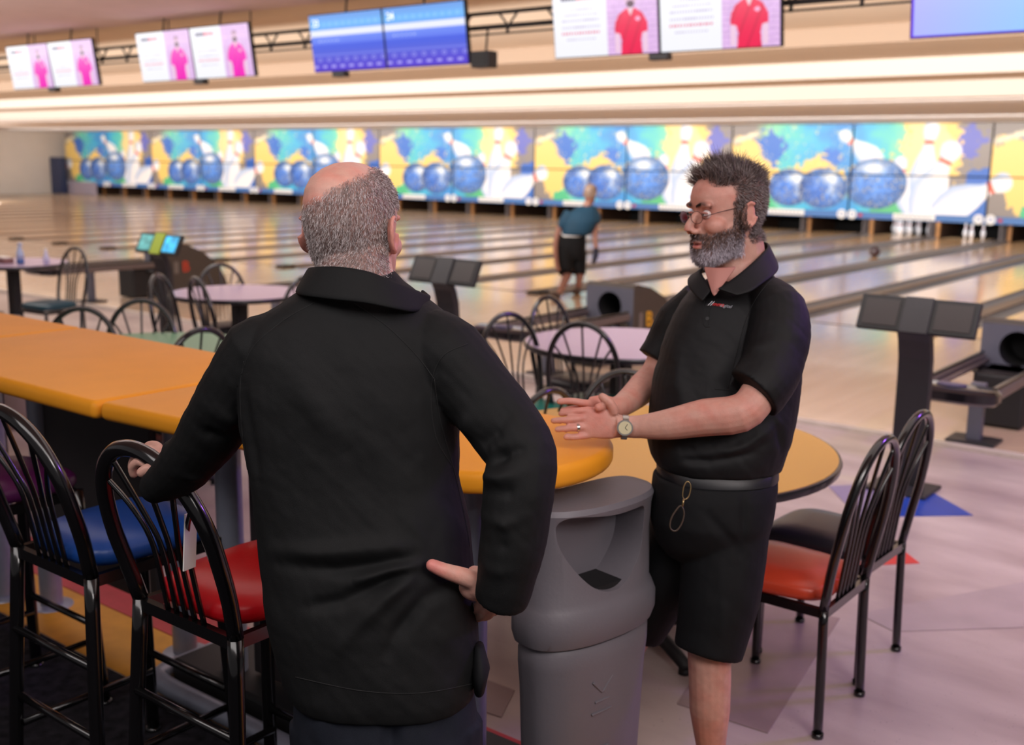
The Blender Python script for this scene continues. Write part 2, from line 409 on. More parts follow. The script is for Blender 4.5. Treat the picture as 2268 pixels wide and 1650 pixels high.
# ------------------------------------------------------------------ mural on the masking units
def disc(u, v, cu, cv, r, ar): return np.sqrt(((u-cu)*ar)**2+(v-cv)**2)/r
AR = 6.88/2.25
def mural_rgb(u, v):
    """u 0..1 across 6.88 m, v 0 (top) .. 1 (bottom), srgb floats"""
    u, v = np.broadcast_arrays(u, v); sh = u.shape
    n = fbm(u*24, v*8, 3); n2 = fbm(u*60+5, v*20+3, 9); n3 = fbm(u*110, v*36, 21)
    grey = np.array([144, 134, 128])/255.
    C = np.ones(sh+(3,))*grey
    def mixc(c, a):
        nonlocal C
        a = np.clip(a, 0, 1)[..., None]; C = C*(1-a)+np.array(c)/255.*a
    def step(x, e=.02): return np.clip(x/e*.5+.5, 0, 1)
    # sky gradient area
    band = np.clip((u-.10)/.06, 0, 1)*np.clip((.80-u)/.03, 0, 1)
    g = np.interp(u.ravel(), [0, .14, .22, .32, .44, .50, .60, .72, .8, 1], [0, 0, 1, 2, 3, 3, 1.2, 0, 2.5, 3]).reshape(sh)+(n-.5)*1.6
    pal = np.array([[150, 228, 176], [96, 208, 200], [72, 186, 226], [66, 150, 220]])/255.
    gi = np.clip(g, 0, 2.999); i0 = gi.astype(int); t = (gi-i0)[..., None]
    C = C*(1-band[..., None])+(pal[i0]*(1-t)+pal[i0+1]*t)*band[..., None]
    # blue splotches
    for cu, cv, r, c in ((.165, .30, .20, (52, 112, 206)), (.915, .22, .17, (104, 108, 196)), (.42, .40, .13, (60, 120, 214)), (.965, .60, .14, (52, 104, 196)), (.94, .92, .2, (60, 112, 196)), (.735, .07, .12, (96, 112, 204))):
        mixc(c, step(1+(n2-.5)*1.5-disc(u, v, cu, cv, r, AR)))
    # yellow splashes
    yel = (254, 214, 122)
    top = .47+(n2-.5)*.35+.10*np.cos(u*26)
    mixc(yel, step(v-top)*step(u-.10)*step(.74-u)*step(.78-v, .1))
    mixc(yel, step(1.0+(n2-.5)*.9-np.sqrt(((u-.055)/.075)**2+((v-.46)/.30)**2)))
    mixc((255, 242, 206), step(.03-abs(v-(.21-.9*(u-.0)+(n3-.5)*.05)))*step(.115-u)*step(u-.005))
    mixc(yel, step(1.0+(n2-.5)*.7-np.sqrt(((u-.115)/.055)**2+((v-.72)/.26)**2)))
    mixc(yel, step(1.0+(n2-.5)*.8-np.sqrt(((u-.79)/.105)**2+((v-.30)/.55)**2)))
    mixc((255, 232, 176), step(1.0+(n2-.5)*.8-np.sqrt(((u-.78)/.09)**2+((v-.35)/.4)**2))*.7)
    # green ground
    mixc((84, 196, 140), step(1+(n2-.5)*.8-disc(u, v, .16, 1.0, .14, AR))); mixc((92, 196, 130), step(1-disc(u, v, .66, 1.04, .24, AR)))
    # specks
    sp = step(n3-.74, .03); mixc((250, 236, 170), sp*.8*(u > .1)*(u < .5)*(v < .5))
    # balls
    for cu, cv, r in ((.255, .745, .22), (.392, .745, .235), (.598, .675, .285)):
        d = disc(u, v, cu, cv, r, AR*.80); a = step(1-d, .03)
        mb = fbm(u*70+cu*90, v*24, 31); mb2 = fbm(u*150, v*50+cu*50, 41)
        lx, lz = (u-cu)*AR*.80/r, (v-cv)/r
        base = np.array([52, 108, 204])/255.*(1-.35*np.clip(d, 0, 1)[..., None]**3)+.06
        base = base+(mb[..., None]-.5)*np.array([.25, .35, .4])
        y = step(mb2-.68, .04)[..., None]*.7; base = base*(1-y)+np.array([.9, .82, .6])*y
        hl = np.exp(-((lx-.25*(cu < .5))**2/.10+(lz+.55)**2/.07))*(.75+.5*mb); hl = np.clip(hl, 0, 1)[..., None]
        if cu < .45:
            h2 = np.exp(-((lx-.45)**2/.05+(lz+.1)**2/.25))*mb*1.3; hl = np.clip(hl+h2[..., None], 0, 1)
        base = base*(1-hl)+hl*np.array([.97, .99, 1.])
        C[:] = C*(1-a[..., None])+base*a[..., None]
    # pins: (head u,v) -> (base u,v), scale
    def pin(hu, hv, bu, bv, s):
        nonlocal C
        for off in (-1, 0, 1):
            ax, ay = (bu-hu)*AR, bv-hv; Ln = math.hypot(ax, ay); ax /= Ln; ay /= Ln
            x = (u+off-hu)*AR; y = v-hv
            t = (x*ax+y*ay)/Ln; q = x*(-ay)+y*ax
            rad = np.interp(t.ravel(), [-.09, -.06, 0, .08, .2, .3, .45, .65, .85, 1.0, 1.02], [0, .07, .105, .10, .062, .08, .14, .19, .155, .09, 0]).reshape(t.shape)*Ln*s
            a = step(rad-abs(q), .012)*(rad > 1e-4)
            sh_ = np.clip(q/(rad+1e-6), -1, 1)
            col = np.ones(sh+(3,))*np.array([.99, .98, .98])-np.clip(sh_*.9-.15, 0, 1)[..., None]*np.array([.42, .28, .08])
            red = (np.exp(-((t-.2)/.035)**2) > .45)[..., None]; col = np.where(red, np.array([.96, .42, .32]), col)
            C[:] = C*(1-a[..., None])+col*a[..., None]
    pin(.462, .13, .62, .50, 1.15)
    # re-draw the big ball in front of the tilted pin
    cu, cv, r = .598, .675, .285
    pin(.682, .42, .735, 1.0, 1.25)
    pin(.788, .05, .762, .86, 1.0)
    pin(.866, .27, .758, 1.02, 1.35)
    pin(1.055, .62, .82, .98, 1.25)
    d = disc(u, v, cu, cv, r, AR*.80); a = step(1-d, .03)
    mb = fbm(u*70+3, v*24, 31); mb2 = fbm(u*150, v*50, 41); lx, lz = (u-cu)*AR*.80/r, (v-cv)/r
    base = np.array([62, 120, 208])/255.*(1-.35*np.clip(d, 0, 1)[..., None]**3)+.08+(mb[..., None]-.5)*np.array([.25, .35, .4])
    y = step(mb2-.68, .04)[..., None]*.7; base = base*(1-y)+np.array([.9, .82, .6])*y
    hl = np.clip(np.exp(-((lx+.1)**2/.16+(lz+.6)**2/.05))*1.1, 0, 1)[..., None]; base = base*(1-hl)+hl
    C[:] = C*(1-a[..., None])+base*a[..., None]
    return np.clip(C, 0, 1)

M_mural = mat('printed_mural', (1, 1, 1, 1), .35, attr=True)
M_back = mat('panel_back', rgb(70, 66, 66), .7)
ZS = 1.565
pm = {}
for half in (0, 1):
    for row, (za, zb) in enumerate(((ZS+.016, 2.855), (.62, ZS-.016))):
        nx, nz = 190, 66
        xs = np.linspace(.022, 3.418, nx); zs = np.linspace(za, zb, nz)
        X, Z = np.meshgrid(xs, zs)
        C = mural_rgb((X+3.44*half)/6.88, (2.87-Z)/2.25)
        vs = np.stack([X, np.zeros_like(X), Z], -1).reshape(-1, 3)
        idx = np.arange(nx*nz).reshape(nz, nx)
        fs = np.stack([idx[:-1, :-1], idx[:-1, 1:], idx[1:, 1:], idx[1:, :-1]], -1).reshape(-1, 4)
        b = MB(); b.v = [tuple(p) for p in vs]; b.f = [tuple(q) for q in fs]; b.m = [0]*len(fs); b.mi = 1
        b.box((1.72, .022, (za+zb)/2), (3.396, .04, abs(zb-za)-.002))
        me = b.mesh('mural_panel', [M_mural, M_back])
        cols = np.zeros((len(me.vertices), 3)); cols[:nx*nz] = srgb2lin(C.reshape(-1, 3)); set_col(me, cols)
        pm[(half, row)] = me
M_rail = mat('blue_rail', rgb(70, 118, 184), .35)
M_plate = mat('white_plate', rgb(246, 244, 242), .5)
rail_me = MB().box((1.72, 0, .535), (3.43, .06, .165)).mesh('mask_rail', M_rail)
for i in range(15):
    x0 = -7.393+3.44*(1-i)
    # period starts at x = -7.393 (i = 1 has half 0)
    half = 0 if i % 2 == 1 else 1
    if x0+1.0 < XW-1.5: break
    for row in (0, 1):
        o = link('mural_panel', pm[(half, row)], wb); o.location = (x0, DW, 0)
    r = link('mask_rail', rail_me, wb); r.location = (x0, DW-.03, 0)
    MB().box((x0+1.72+.02, DW-.075, .545), (1.05, .02, .15)).build('sponsor_plate', M_plate, wb, bevel=.008)
    sb = MB()
    for q in range(9): sb.box((x0+1.30+q*.105, DW-.088, .545), (.07, .006, .04))
    sb.build('sponsor_lettering', mat('grey_lettering', rgb(150, 150, 160), .6) if i == 0 else bpy.data.materials['grey_lettering'], wb)
    for s, num in ((.14, 25-2*(i-1)), (3.30, 26-2*(i-1))):
        o = MB().lathe([(.12, 0), (.12, .02)], seg=20).build('number_plate', M_plate, wb)
        o.rotation_euler = (PI/2, 0, 0); o.location = (x0+s, DW-.065, .55)
        if 0 < num < 40:
            cu = bpy.data.curves.new('n', 'FONT'); cu.body = str(num); cu.size = .15; cu.align_x = 'CENTER'; cu.align_y = 'CENTER'; cu.extrude = .003
            t = bpy.data.objects.new('n', cu); COL.objects.link(t)
            me = bpy.data.meshes.new_from_object(t.evaluated_get(bpy.context.evaluated_depsgraph_get()))
            bpy.data.objects.remove(t)
            me.materials.append(M_rail)
            q = link('lane_number', me, wb); q.rotation_euler = (PI/2, 0, 0); q.location = (x0+s, DW-.088, .55)
    # small red marker
    MB().box((x0+.36, DW-.07, .54), (.1, .02, .08)).build('rail_marker', M_redf, wb)
# grey lower panel and navy column beside the left wall
MB().box((-47.2, DW-.1, .3), (2.3, .05, .6)).build('blank_panel', mat('lavender_panel', rgb(158, 146, 160), .6), wb)
MB().box((-48.85, DW-.3, .85), (.9, .3, 1.7)).build('navy_column', mat('navy_column', rgb(44, 54, 88), .5), wb)
# partitions in the pit
M_partd = mat('kickback_dark', rgb(74, 50, 36), .6)
M_part = mat('kickback_wood', rgb(190, 132, 78), .5, noise=.2, nscale=6)
M_parg = mat('kickback_grey', rgb(104, 92, 92), .4, noise=.1)
for k in range(-23, 6):
    X = LANE0+1.72*k
    MB().box((X+.10, 29.7, .32), (.05, 1.8, .7)).build('kickback', M_partd, wb)
    MB().box((X+.10, 28.74, .32), (.085, .10, .62)).build('kickback_post', M_part, wb)
    MB().box((X-.10, 29.5, .32), (.05, 1.7, .7)).build('kickback', M_parg, wb)
    MB().box((X, 29.2, .30), (.03, 1.2, .62)).build('kickback_trim', M_parg, wb)

# ------------------------------------------------------------------ bowling pins and ball
pinprof = [(.0, 0), (.026, 0), (.029, .02), (.050, .075), (.060, .115), (.054, .16), (.036, .215), (.024, .25), (.023, .265), (.028, .295), (.0325, .335), (.028, .362), (.015, .378), (.0, .381)]
M_pin = mat('white_pin', rgb(246, 244, 250), .25, coat=.4)
pin_me = MB().lathe(pinprof[1:-1], seg=16).mesh('bowling_pin', M_pin, True)
stripe_me = MB().lathe([(.0255, .238), (.0245, .25), (.0245, .26), (.0262, .272)], seg=16).mesh('neck_stripe', M_redf, True)
HY = 28.75
def mkpin(x, y, label, grp):
    o = link('bowling_pin', pin_me); o.location = (x, y, .031); tag(o, label, 'bowling pin', grp)
    link('neck_stripe', stripe_me, o)
for r_ in range(4):
    for c_ in range(r_+1):
        mkpin(-9.6+(c_-r_/2)*.305, HY+r_*.264, 'white bowling pin in the full rack on the lane left of the three-pin lane', 'full rack of bowling pins')
for x, y, lb in ((-8.05, HY+.25, 'left of the three white pins standing near the right-hand seam'), (-7.83, HY, 'middle of the three white pins standing near the right-hand seam'), (-7.62, HY+.25, 'right of the three white pins standing near the right-hand seam')):
    mkpin(x, y, lb, 'three pins left standing')
tag(link('bowling_ball', MB().ball((0, 0, 0), .108, seg=24, rings=16).mesh('bowling_ball', mat('ball_dark', rgb(58, 38, 48), .15, noise=.3, nscale=20, coat=.5), True)),
    'dark bowling ball rolling down the lane towards the full rack', 'ball').location = (-7.62, 21.4, .135)

# ------------------------------------------------------------------ truss and monitors
YM = 9.0
tr = thing('ceiling_truss', 'long black lattice truss that carries the row of screens', 'truss', (0, YM+.18, 0))
for z, r_ in ((3.29, .022), (3.15, .026)):
    MB().tube([(-24, 0, z), (3, 0, z)], r_, 8).build('truss_rail', M_blackmatte, tr)
MB().tube([(-24, -.04, 3.075), (3, -.04, 3.075)], .010, 6).build('cable_conduit', M_blackmatte, tr)
bm_ = MB(); bm_.tube([(0, 0, 3.29), (.13, 0, 3.15)], .013, 6)
b1 = bm_.mesh('truss_brace', M_blackmatte)
bm_ = MB(); bm_.tube([(.26, 0, 3.29), (.13, 0, 3.15)], .013, 6)
b2 = bm_.mesh('truss_brace', M_blackmatte)
bm_ = MB(); bm_.tube([(.13, 0, 3.15), (.13, -.02, 3.07)], .018, 6)
b3 = bm_.mesh('truss_clamp', M_blackmatte)
bm_ = MB(); bm_.tube([(0, 0, 3.29), (0, 0, 3.62)], .009, 6)
b4 = bm_.mesh('hanger_rod', M_blackmatte)
x = -23.5
while x < 2.5:
    for nm, me in (('truss_brace', b1), ('truss_brace', b2), ('truss_clamp', b3)):
        o = link(nm, me, tr); o.location = (x, 0, 0)
    x += .62
for x in np.arange(-23, 3, 1.72):
    o = link('hanger_rod', b4, tr); o.location = (x-.4, 0, 0)

def grid_screen(name, fn, W, H, nx=170, ny=92, strength=1.0):
    xs = np.linspace(-W/2, W/2, nx); zs = np.linspace(0, H, ny)
    X, Z = np.meshgrid(xs, zs)
    C = fn(X/W+.5, 1-Z/H)
    vs = np.stack([X, np.zeros_like(X), Z], -1).reshape(-1, 3); idx = np.arange(nx*ny).reshape(ny, nx)
    fs = np.stack([idx[:-1, :-1], idx[:-1, 1:], idx[1:, 1:], idx[1:, :-1]], -1).reshape(-1, 4)
    me = bpy.data.meshes.new(name); me.from_pydata(vs.tolist(), [], fs.tolist())
    me.materials.append(SCREENM[strength]); set_col(me, srgb2lin(C.reshape(-1, 3))); return me
SCREENM = {}
for s_ in (1.0, .85):
    m = bpy.data.materials.new('lit_screen'); m.use_nodes = True; N = m.node_tree.nodes; L = m.node_tree.links; b = N['Principled BSDF']
    a = N.new('ShaderNodeAttribute'); a.attribute_name = 'Col'
    b.inputs['Base Color'].default_value = (.01, .01, .01, 1); b.inputs['Roughness'].default_value = .2
    L.new(a.outputs['Color'], b.inputs['Emission Color']); b.inputs['Emission Strength'].default_value = s_
    SCREENM[s_] = m

def ad(tint):
    def f(u, v):
        u, v = np.broadcast_arrays(u, v)
        n = fbm(u*40, v*24, 5)
        brick = ((np.floor(v*26) % 2*.5+u*22) % 1 < .08) | ((v*26) % 1 < .12)
        C = np.ones(u.shape+(3,))*np.array([.90, .74, .93])
        C[brick] = [.80, .62, .86]; C *= (.93+.14*n)[..., None]
        left = u < .53
        C[left] = [.97, .97, 1.0]
        def put(mask, c): C[mask] = c
        put((abs(v-.13) < .035) & (u > .08) & (u < .24) & (np.sin(u*210) > -.6), [.22, .18, .40])
        put((abs(v-.13) < .035) & (u > .24) & (u < .42) & (np.sin(u*210) > -.6), [.92, .22, .40])
        for j, (yy, a, b_) in enumerate(((.30, .16, .40), (.38, .10, .44), (.46, .08, .46), (.56, .08, .46), (.74, .12, .42))):
            put((abs(v-yy) < .014) & (u > a) & (u < b_) & (np.sin(u*260+j) > -.3), [.78, .74, .86])
        put((abs(v-.65) < .02) & (u > .08) & (u < .46) & (np.sin(u*230) > -.4), [.90, .42, .56])
        cx = .755
        head = ((u-cx)/.055)**2+((v-.22)/.11)**2 < 1
        put(head, [.88, .72, .84]); put(head & (v < .17), [.62, .44, .56]); put(((u-cx)/.036)**2+((v-.285)/.05)**2 < 1, [.36, .22, .30])
        arm = (abs(u-cx) < .155) & (v > .62) & (v < .97) & (abs(u-cx) > .105); put(arm, [.95, .80, .90])
        w_ = np.interp(v.ravel(), [.36, .42, .55, .68, .7, .8, 1.0], [.05, .11, .15, .155, .105, .09, .10]).reshape(u.shape)
        shirt = (abs(u-cx) < w_) & (v > .35)
        put(shirt, tint); put(shirt & (np.sin(u*60+v*14) > .75), np.array(tint)*.92)
        put((abs(u-cx) < .03*(1-(v-.34)/.12)) & (v > .34) & (v < .46), [.95, .80, .86])
        put(((u-cx-.065)/.022)**2+((v-.50)/.03)**2 < 1, [1, .7, .85])
        return C
    return f
def score(u, v):
    u, v = np.broadcast_arrays(u, v)
    C = np.stack([np.interp(v.ravel(), [0, .18, .5, .7, 1], c).reshape(u.shape) for c in ([.16, .25, .08, .32, .34], [.50, .66, .28, .36, .22], [.86, .95, .88, .86, .82])], -1)
    def put(m, c, a=1.0): C[m] = C[m]*(1-a)+np.array(c)*a
    put((v > .27) & (v < .38), [.92, .92, 1.0], .95); put((v > .38) & (v < .52), [.42, .52, .96], .6)
    put((v > .70) & (v < .72), [.5, .55, .95], .7)
    put((v > .14) & (v < .2) & (np.sin(u*70) > .1) & (u > .2), [.45, .75, 1], .6)
    put((v > .44) & (v < .48) & (np.sin(u*120) > 0) & (u > .1) & (u < .42), [.8, .85, 1], .6)
    for c in np.arange(.1, 1, .125):
        r = ((u-c)/.025)**2+((v-.80)/.035)**2; put((r < 1) & (r > .4), [.75, .75, 1], .7)
    put((v > .9) & (v < .94) & (np.sin(u*50) > 0), [.75, .72, 1], .8)
    return C
def blank(u, v):
    u, v = np.broadcast_arrays(u, v)
    t = np.clip(u*1.3+(v-.5)*.2, 0, 1)[..., None]
    C = np.array([.72, .72, 1.0])*(1-t)+np.array([.62, .80, 1.0])*t
    C[(u < .012) | (v > .985)] = [.40, .15, .98]
    return C
SW, SH = 1.17, .625
me_mag = grid_screen('screen', ad([.98, .06, .74]), SW, SH)
me_red = grid_screen('screen', ad([.95, .10, .32]), SW, SH)
me_sco = grid_screen('screen', score, SW, SH)
me_bla = grid_screen('screen', blank, SW, SH)
case_me = MB().box((0, .035, .313), (SW+.025, .05, SH+.025)).build('x', M_blackmatte, bevel=.006).data
bpy.data.objects.remove(bpy.data.objects['x'])
TILT = math.radians(8)
def text_mesh(s, size, m, ext=.002, align='CENTER', shear=0):
    cu = bpy.data.curves.new('t', 'FONT'); cu.body = s; cu.size = size; cu.align_x = align; cu.align_y = 'CENTER'; cu.extrude = ext; cu.shear = shear
    t = bpy.data.objects.new('t', cu); COL.objects.link(t)
    me = bpy.data.meshes.new_from_object(t.evaluated_get(bpy.context.evaluated_depsgraph_get())); bpy.data.objects.remove(t)
    me.materials.clear(); me.materials.append(m); return me
M_txt = mat('screen_text', (.9, .92, 1, 1), .5, emit=.95)
def monitor(xc, me, label, extra=None):
    t = thing('monitor', label, 'screen', (xc, YM+.045, 2.785)); t.rotation_euler = (TILT, 0, 0)
    link('case', case_me, t); s = link('screen', me, t); s.location = (0, .004, .0)
    if extra:
        q = link('lettering', text_mesh(extra[0], extra[1], M_txt), t); q.rotation_euler = (PI/2, 0, 0); q.location = extra[2]
    MB().tube([(0, .04, .62), (0, .10, .84)], .012, 6).build('hanger', M_blackmatte, t)
    return t
names = {0: 'far left', 1: 'second from left', 2: 'third', 3: 'fourth', 4: 'right-hand'}
for i, xc in enumerate((-15.8, -12.34, -8.86, -5.36, -1.88)):
    for s in (-1, 1):
        if i == 4 and s == 1: continue
        side = 'left' if s < 0 else 'right'
        if i in (0, 1): monitor(xc+s*.6, me_mag, f'{side} screen of the {"farthest" if i == 0 else "second farthest"} pair, white page and magenta shirt')
        if i == 2: monitor(xc+s*.6, me_sco, f'blue score screen for lane {"23" if s < 0 else "24"}, {side} one of its pair', extra=('23' if s < 0 else '24', .11, (-.47, -.004, .535)))
        if i == 3: monitor(xc+s*.6, me_red, f'{side} screen of the large pair showing a person in a red polo shirt')
        if i == 4: monitor(xc+s*.6, me_bla, 'pale blue and violet screen cut off by the top right corner', extra=('technology', .16, (.12, -.004, .33)))
for i, xc in enumerate((-15.83, -12.25, -8.62+-1.0, -5.36)):
    tag(MB().box((xc, YM+.06, 2.745), (.20, .10, .06)).build('sensor_box', M_dark, bevel=.01),
        ('small dark box hung under the farthest pair of screens', 'small dark box hung under the second farthest screen pair', 'small dark box under the left blue score screen', 'small dark box under the large red-shirt screens')[i], 'box', None)
sp = thing('speaker', 'dark boxy loudspeaker hanging beside the blue score screens', 'speaker', (-7.52, YM+.12, 2.73))
MB().box((0, 0, .09), (.24, .16, .17)).build('cabinet', M_dark, sp, bevel=.012)
MB().box((0, -.085, .09), (.20, .008, .13)).build('grille', M_blackmatte, sp)
MB().tube([(0, .03, .17), (0, .06, .42)], .012, 6).build('bracket', M_blackmatte, sp)
# ------------------------------------------------------------------ chairs and stools
def seat_mesh(mt, zs, w=.40, dp=.40, th=.055):
    b = MB(); secs = []
    # rounded cushion, slightly tapered to the back, domed top
    n = 36; vs = []; prof = [(.0, -th*.5, .90), (.0, -th*.42, .97), (0, -.01, 1.0), (0, .01, .995), (0, th*.38, .94), (0, th*.60, .80), (0, th*.72, .45)]
    cen = np.array([0, dp/2+.01, zs])
    for _, dz, sc in prof:
        for k in range(n):
            a = 2*PI*k/n; ca, sa = math.cos(a), math.sin(a); e = 2/4.2
            x = abs(ca)**e*(1 if ca > 0 else -1)*w/2*sc; y = abs(sa)**e*(1 if sa > 0 else -1)*dp/2*sc
            x *= .93+.07*(y/(dp/2))
            vs.append(cen+np.array([x, y, dz]))
    fs = []
    for i in range(len(prof)-1):
        for k in range(n): k2 = (k+1) % n; fs.append((i*n+k, i*n+k2, (i+1)*n+k2, (i+1)*n+k))
    fs.append(tuple(range(n-1, -1, -1))); fs.append(tuple((len(prof)-1)*n+k for k in range(n)))
    b.add(vs, fs); return b.mesh('seat', mt, True)
def hoop_pts(zs, top, half, lean):
    """arch of the back from left foot-side to right, local coords (y forwards)"""
    H = top-zs; P = []
    for t in np.linspace(0, PI, 17):
        x = -half*math.cos(t)*(1.0 if t else 1); k = math.sin(t)**.8
        P.append((x, k))
    out = []
    for x, k in P:
        z = zs+H*(.40+.60*k)
        out.append((x*1.0, -lean*(z-zs)/H, z))
    return [(-half*.90, 0, zs), (-half*.97, -lean*.2, zs+H*.22)]+out+[(half*.97, -lean*.2, zs+H*.22), (half*.90, 0, zs)]
def make_seat(name, label, cat_, m_seat, zs, top, half=.195, lean=.09, stool=False, group=None, tr=.0152):
    t = thing(name, label, cat_, group=group)
    hp = hoop_pts(zs-.03, top, half, lean)
    b = MB(); b.tube(hp, tr, 10, smooth=2); link('hoop_back', b.mesh('hoop_back', M_black, True), t)
    fan = hoop_pts(zs-.03, top, half, lean)[2:-2]
    # wheat-sheaf spokes
    ns = 5; mb_list = []
    for i in range(ns):
        s = i-(ns-1)/2
        idx = int(round(8+s*2.6)); e = fan[max(0, min(16, idx))]
        x0 = s*.034
        pts = [(x0, .0, zs-.03), (x0, -lean*.28, zs+(top-zs)*.34), (x0+(e[0]-x0)*.32, -lean*.5, zs+(top-zs)*.56), e]
        link('spoke', MB().tube(pts, .0064, 6, smooth=5).mesh('spoke', M_black, True), t)
    link('seat', seat_mesh(m_seat, zs), t)
    fr = MB(); zr = zs-.045
    for a, c in (((-half*.9, 0), (half*.9, 0)), ((-half*.86, .375), (half*.86, .375)), ((-half*.88, 0), (-half*.86, .38)), ((half*.88, 0), (half*.86, .38))):
        L = math.hypot(c[0]-a[0], c[1]-a[1]); fr.box(((a[0]+c[0])/2, (a[1]+c[1])/2, zr), (max(.018, abs(c[0]-a[0])), max(.018, abs(c[1]-a[1])), .03))
    link('seat_frame', fr.mesh('seat_frame', M_black), t)
    sp = .0 if not stool else .03
    for sx in (-1, 1):
        for y0, y1 in ((0, -.01-sp), (.375, .375+sp)):
            b = MB(); b.tube([(sx*half*.90, y0, zs-.03), (sx*half*.90+sx*sp*.6, (y0+y1)/2, zs*.5), (sx*half*.92+sx*sp, y1, .012)], tr, 10, smooth=3)
            b.tube([(sx*half*.92+sx*sp, y1, .016), (sx*half*.92+sx*sp, y1, 0.0)], tr*1.25, 10)
            link('leg', b.mesh('leg', M_black, True), t)
    if stool:
        h9 = half*.92
        for (a, c) in (((-h9, -.02, .30), (h9, -.02, .30)), ((-h9, -.02, .50), (h9, -.02, .50)), ((-h9, .39, .28), (h9, .39, .28)), ((-h9, -.02, .22), (-h9, .39, .22)), ((h9, -.02, .22), (h9, .39, .22))):
            link('stretcher', MB().tube([a, c], .011, 8).mesh('stretcher', M_black, True), t)
    return t
def vinyl(n, c): return mat(n, c, .34, noise=.05, nscale=6, bump=.15, bscale=60)
V = dict(teal=vinyl('teal_vinyl', rgb(10, 112, 100)), blue=vinyl('blue_vinyl', rgb(26, 76, 158)), red=vinyl('red_vinyl', rgb(200, 10, 24)),
         purple=vinyl('purple_vinyl', rgb(74, 20, 70)), orange=vinyl('orange_vinyl', rgb(206, 70, 42)), black=vinyl('black_vinyl', rgb(40, 36, 44)), navy=vinyl('navy_vinyl', rgb(24, 62, 74)))
def face(fx, fy): return math.atan2(fy, fx)-PI/2
base_chair = make_seat('cafe_chair', 'x', 'chair', V['teal'], .455, .95, group='black hoop-back cafe chairs')
used = [False]
def chair(hx, hy, fx, fy, colr, label):
    n = math.hypot(fx, fy); fx, fy = fx/n, fy/n
    loc = (hx+fx*.08, hy+fy*.08, 0)
    if not used[0]:
        used[0] = True; o = base_chair; o.location = loc; o.rotation_euler = (0, 0, face(fx, fy)); o['label'] = label
    else: o = dup(base_chair, loc, face(fx, fy), label)
    for c in o.children:
        if c.name.startswith('seat') and not c.name.startswith('seat_frame'):
            key = 'seatmesh_'+colr
            if key not in bpy.data.meshes:
                me = c.data.copy(); me.name = key; me.materials.clear(); me.materials.append(V[colr])
            c.data = bpy.data.meshes[key]
    return o
def cp(px, py, zt, fx, fy, colr, label):
    """chair whose hoop top is seen at px, py at height zt"""
    h = on_z(px, py+4, zt); o = chair(h[0], h[1], fx, fy, colr, label); o.scale = (1, 1, zt/.95); return o
cp(1955, 968, .95, -1, .0, 'orange', 'black hoop-back chair with an orange seat, nearest at the yellow table')
cp(2035, 912, .95, -1, .03, 'black', 'black hoop-back chair with a dark seat, farther one at the right of the yellow table')
cp(1213, 860, .865, -1, .1, 'black', 'black hoop-back chair whose top shows just behind the rim of the orange counter')
cp(1385, 820, .88, .62, -.78, 'black', 'black hoop-back chair partly hidden behind the bearded man\'s forearms')
cp(1125, 692, .95, 1, -.3, 'teal', 'hoop-back chair with a bright teal seat left of the middle lavender table')
cp(1213, 655, .95, 1, -.05, 'black', 'hoop-back chair behind the middle lavender table, under the bowler')
cp(1290, 713, .95, -.30, .94, 'teal', 'hoop-back chair directly in front of the middle lavender table')
cp(165, 545, .95, .1, -1, 'navy', 'tall-looking hoop-back chair with a dark teal seat beside the far left table')
cp(350, 605, .95, .85, .5, 'black', 'hoop-back chair in front of the score console with its screens lit')
cp(435, 612, .95, .25, .96, 'black', 'narrow-looking hoop-back chair at the left front of the second lavender table')
cp(487, 582, .92, .9, -.3, 'black', 'hoop-back chair behind the second lavender table with colours shining through its spokes')
cp(312, 662, .95, .75, -.65, 'red', 'hoop-back chair at the back left of the green table')
cp(178, 680, .94, .74, -.66, 'red', 'hoop-back chair farthest left behind the orange counter edge')
cp(445, 725, .95, -1, .1, 'teal', 'hoop-back chair right of the green table, beside the back-turned man\'s shoulder')
cp(672, 610, .93, -1, -.1, 'black', 'hoop-back chair just left of the back-turned man\'s collar')
chair(-10.6, 4.55, .3, .95, 'red', 'chair with a red seat at the left edge in front of the far left table')

stool0 = make_seat('bar_stool', 'black metal bar stool with a red seat and a white tag, under the man\'s hand', 'stool', V['red'], .765, 1.155, half=.20, lean=.11, stool=True, group='bar stools at the orange counter', tr=.019)
stool0.location = (-2.035, 1.405, 0); stool0.rotation_euler = (0, 0, 0)
for lb, cx_, c in (('black metal bar stool with a glossy blue seat', -2.60, 'blue'), ('bar stool with a purple seat at the left edge', -3.30, 'purple')):
    o = dup(stool0, (cx_, 1.40, 0), 0, lb)
    for ch in o.children:
        if ch.name.startswith('seat') and not ch.name.startswith('seat_frame'):
            ch.data = ch.data.copy(); ch.data.materials.clear(); ch.data.materials.append(V[c])
tg = MB(); tg.box((0, 0, 0), (.045, .003, .125), taper=1)
o = tg.build('price_tag', M_white); o.location = (-1.935, 1.355, .955); o.rotation_euler = (0.0, .12, 1.93); tag(o, 'white paper tag hanging from the back of the red bar stool', 'tag')

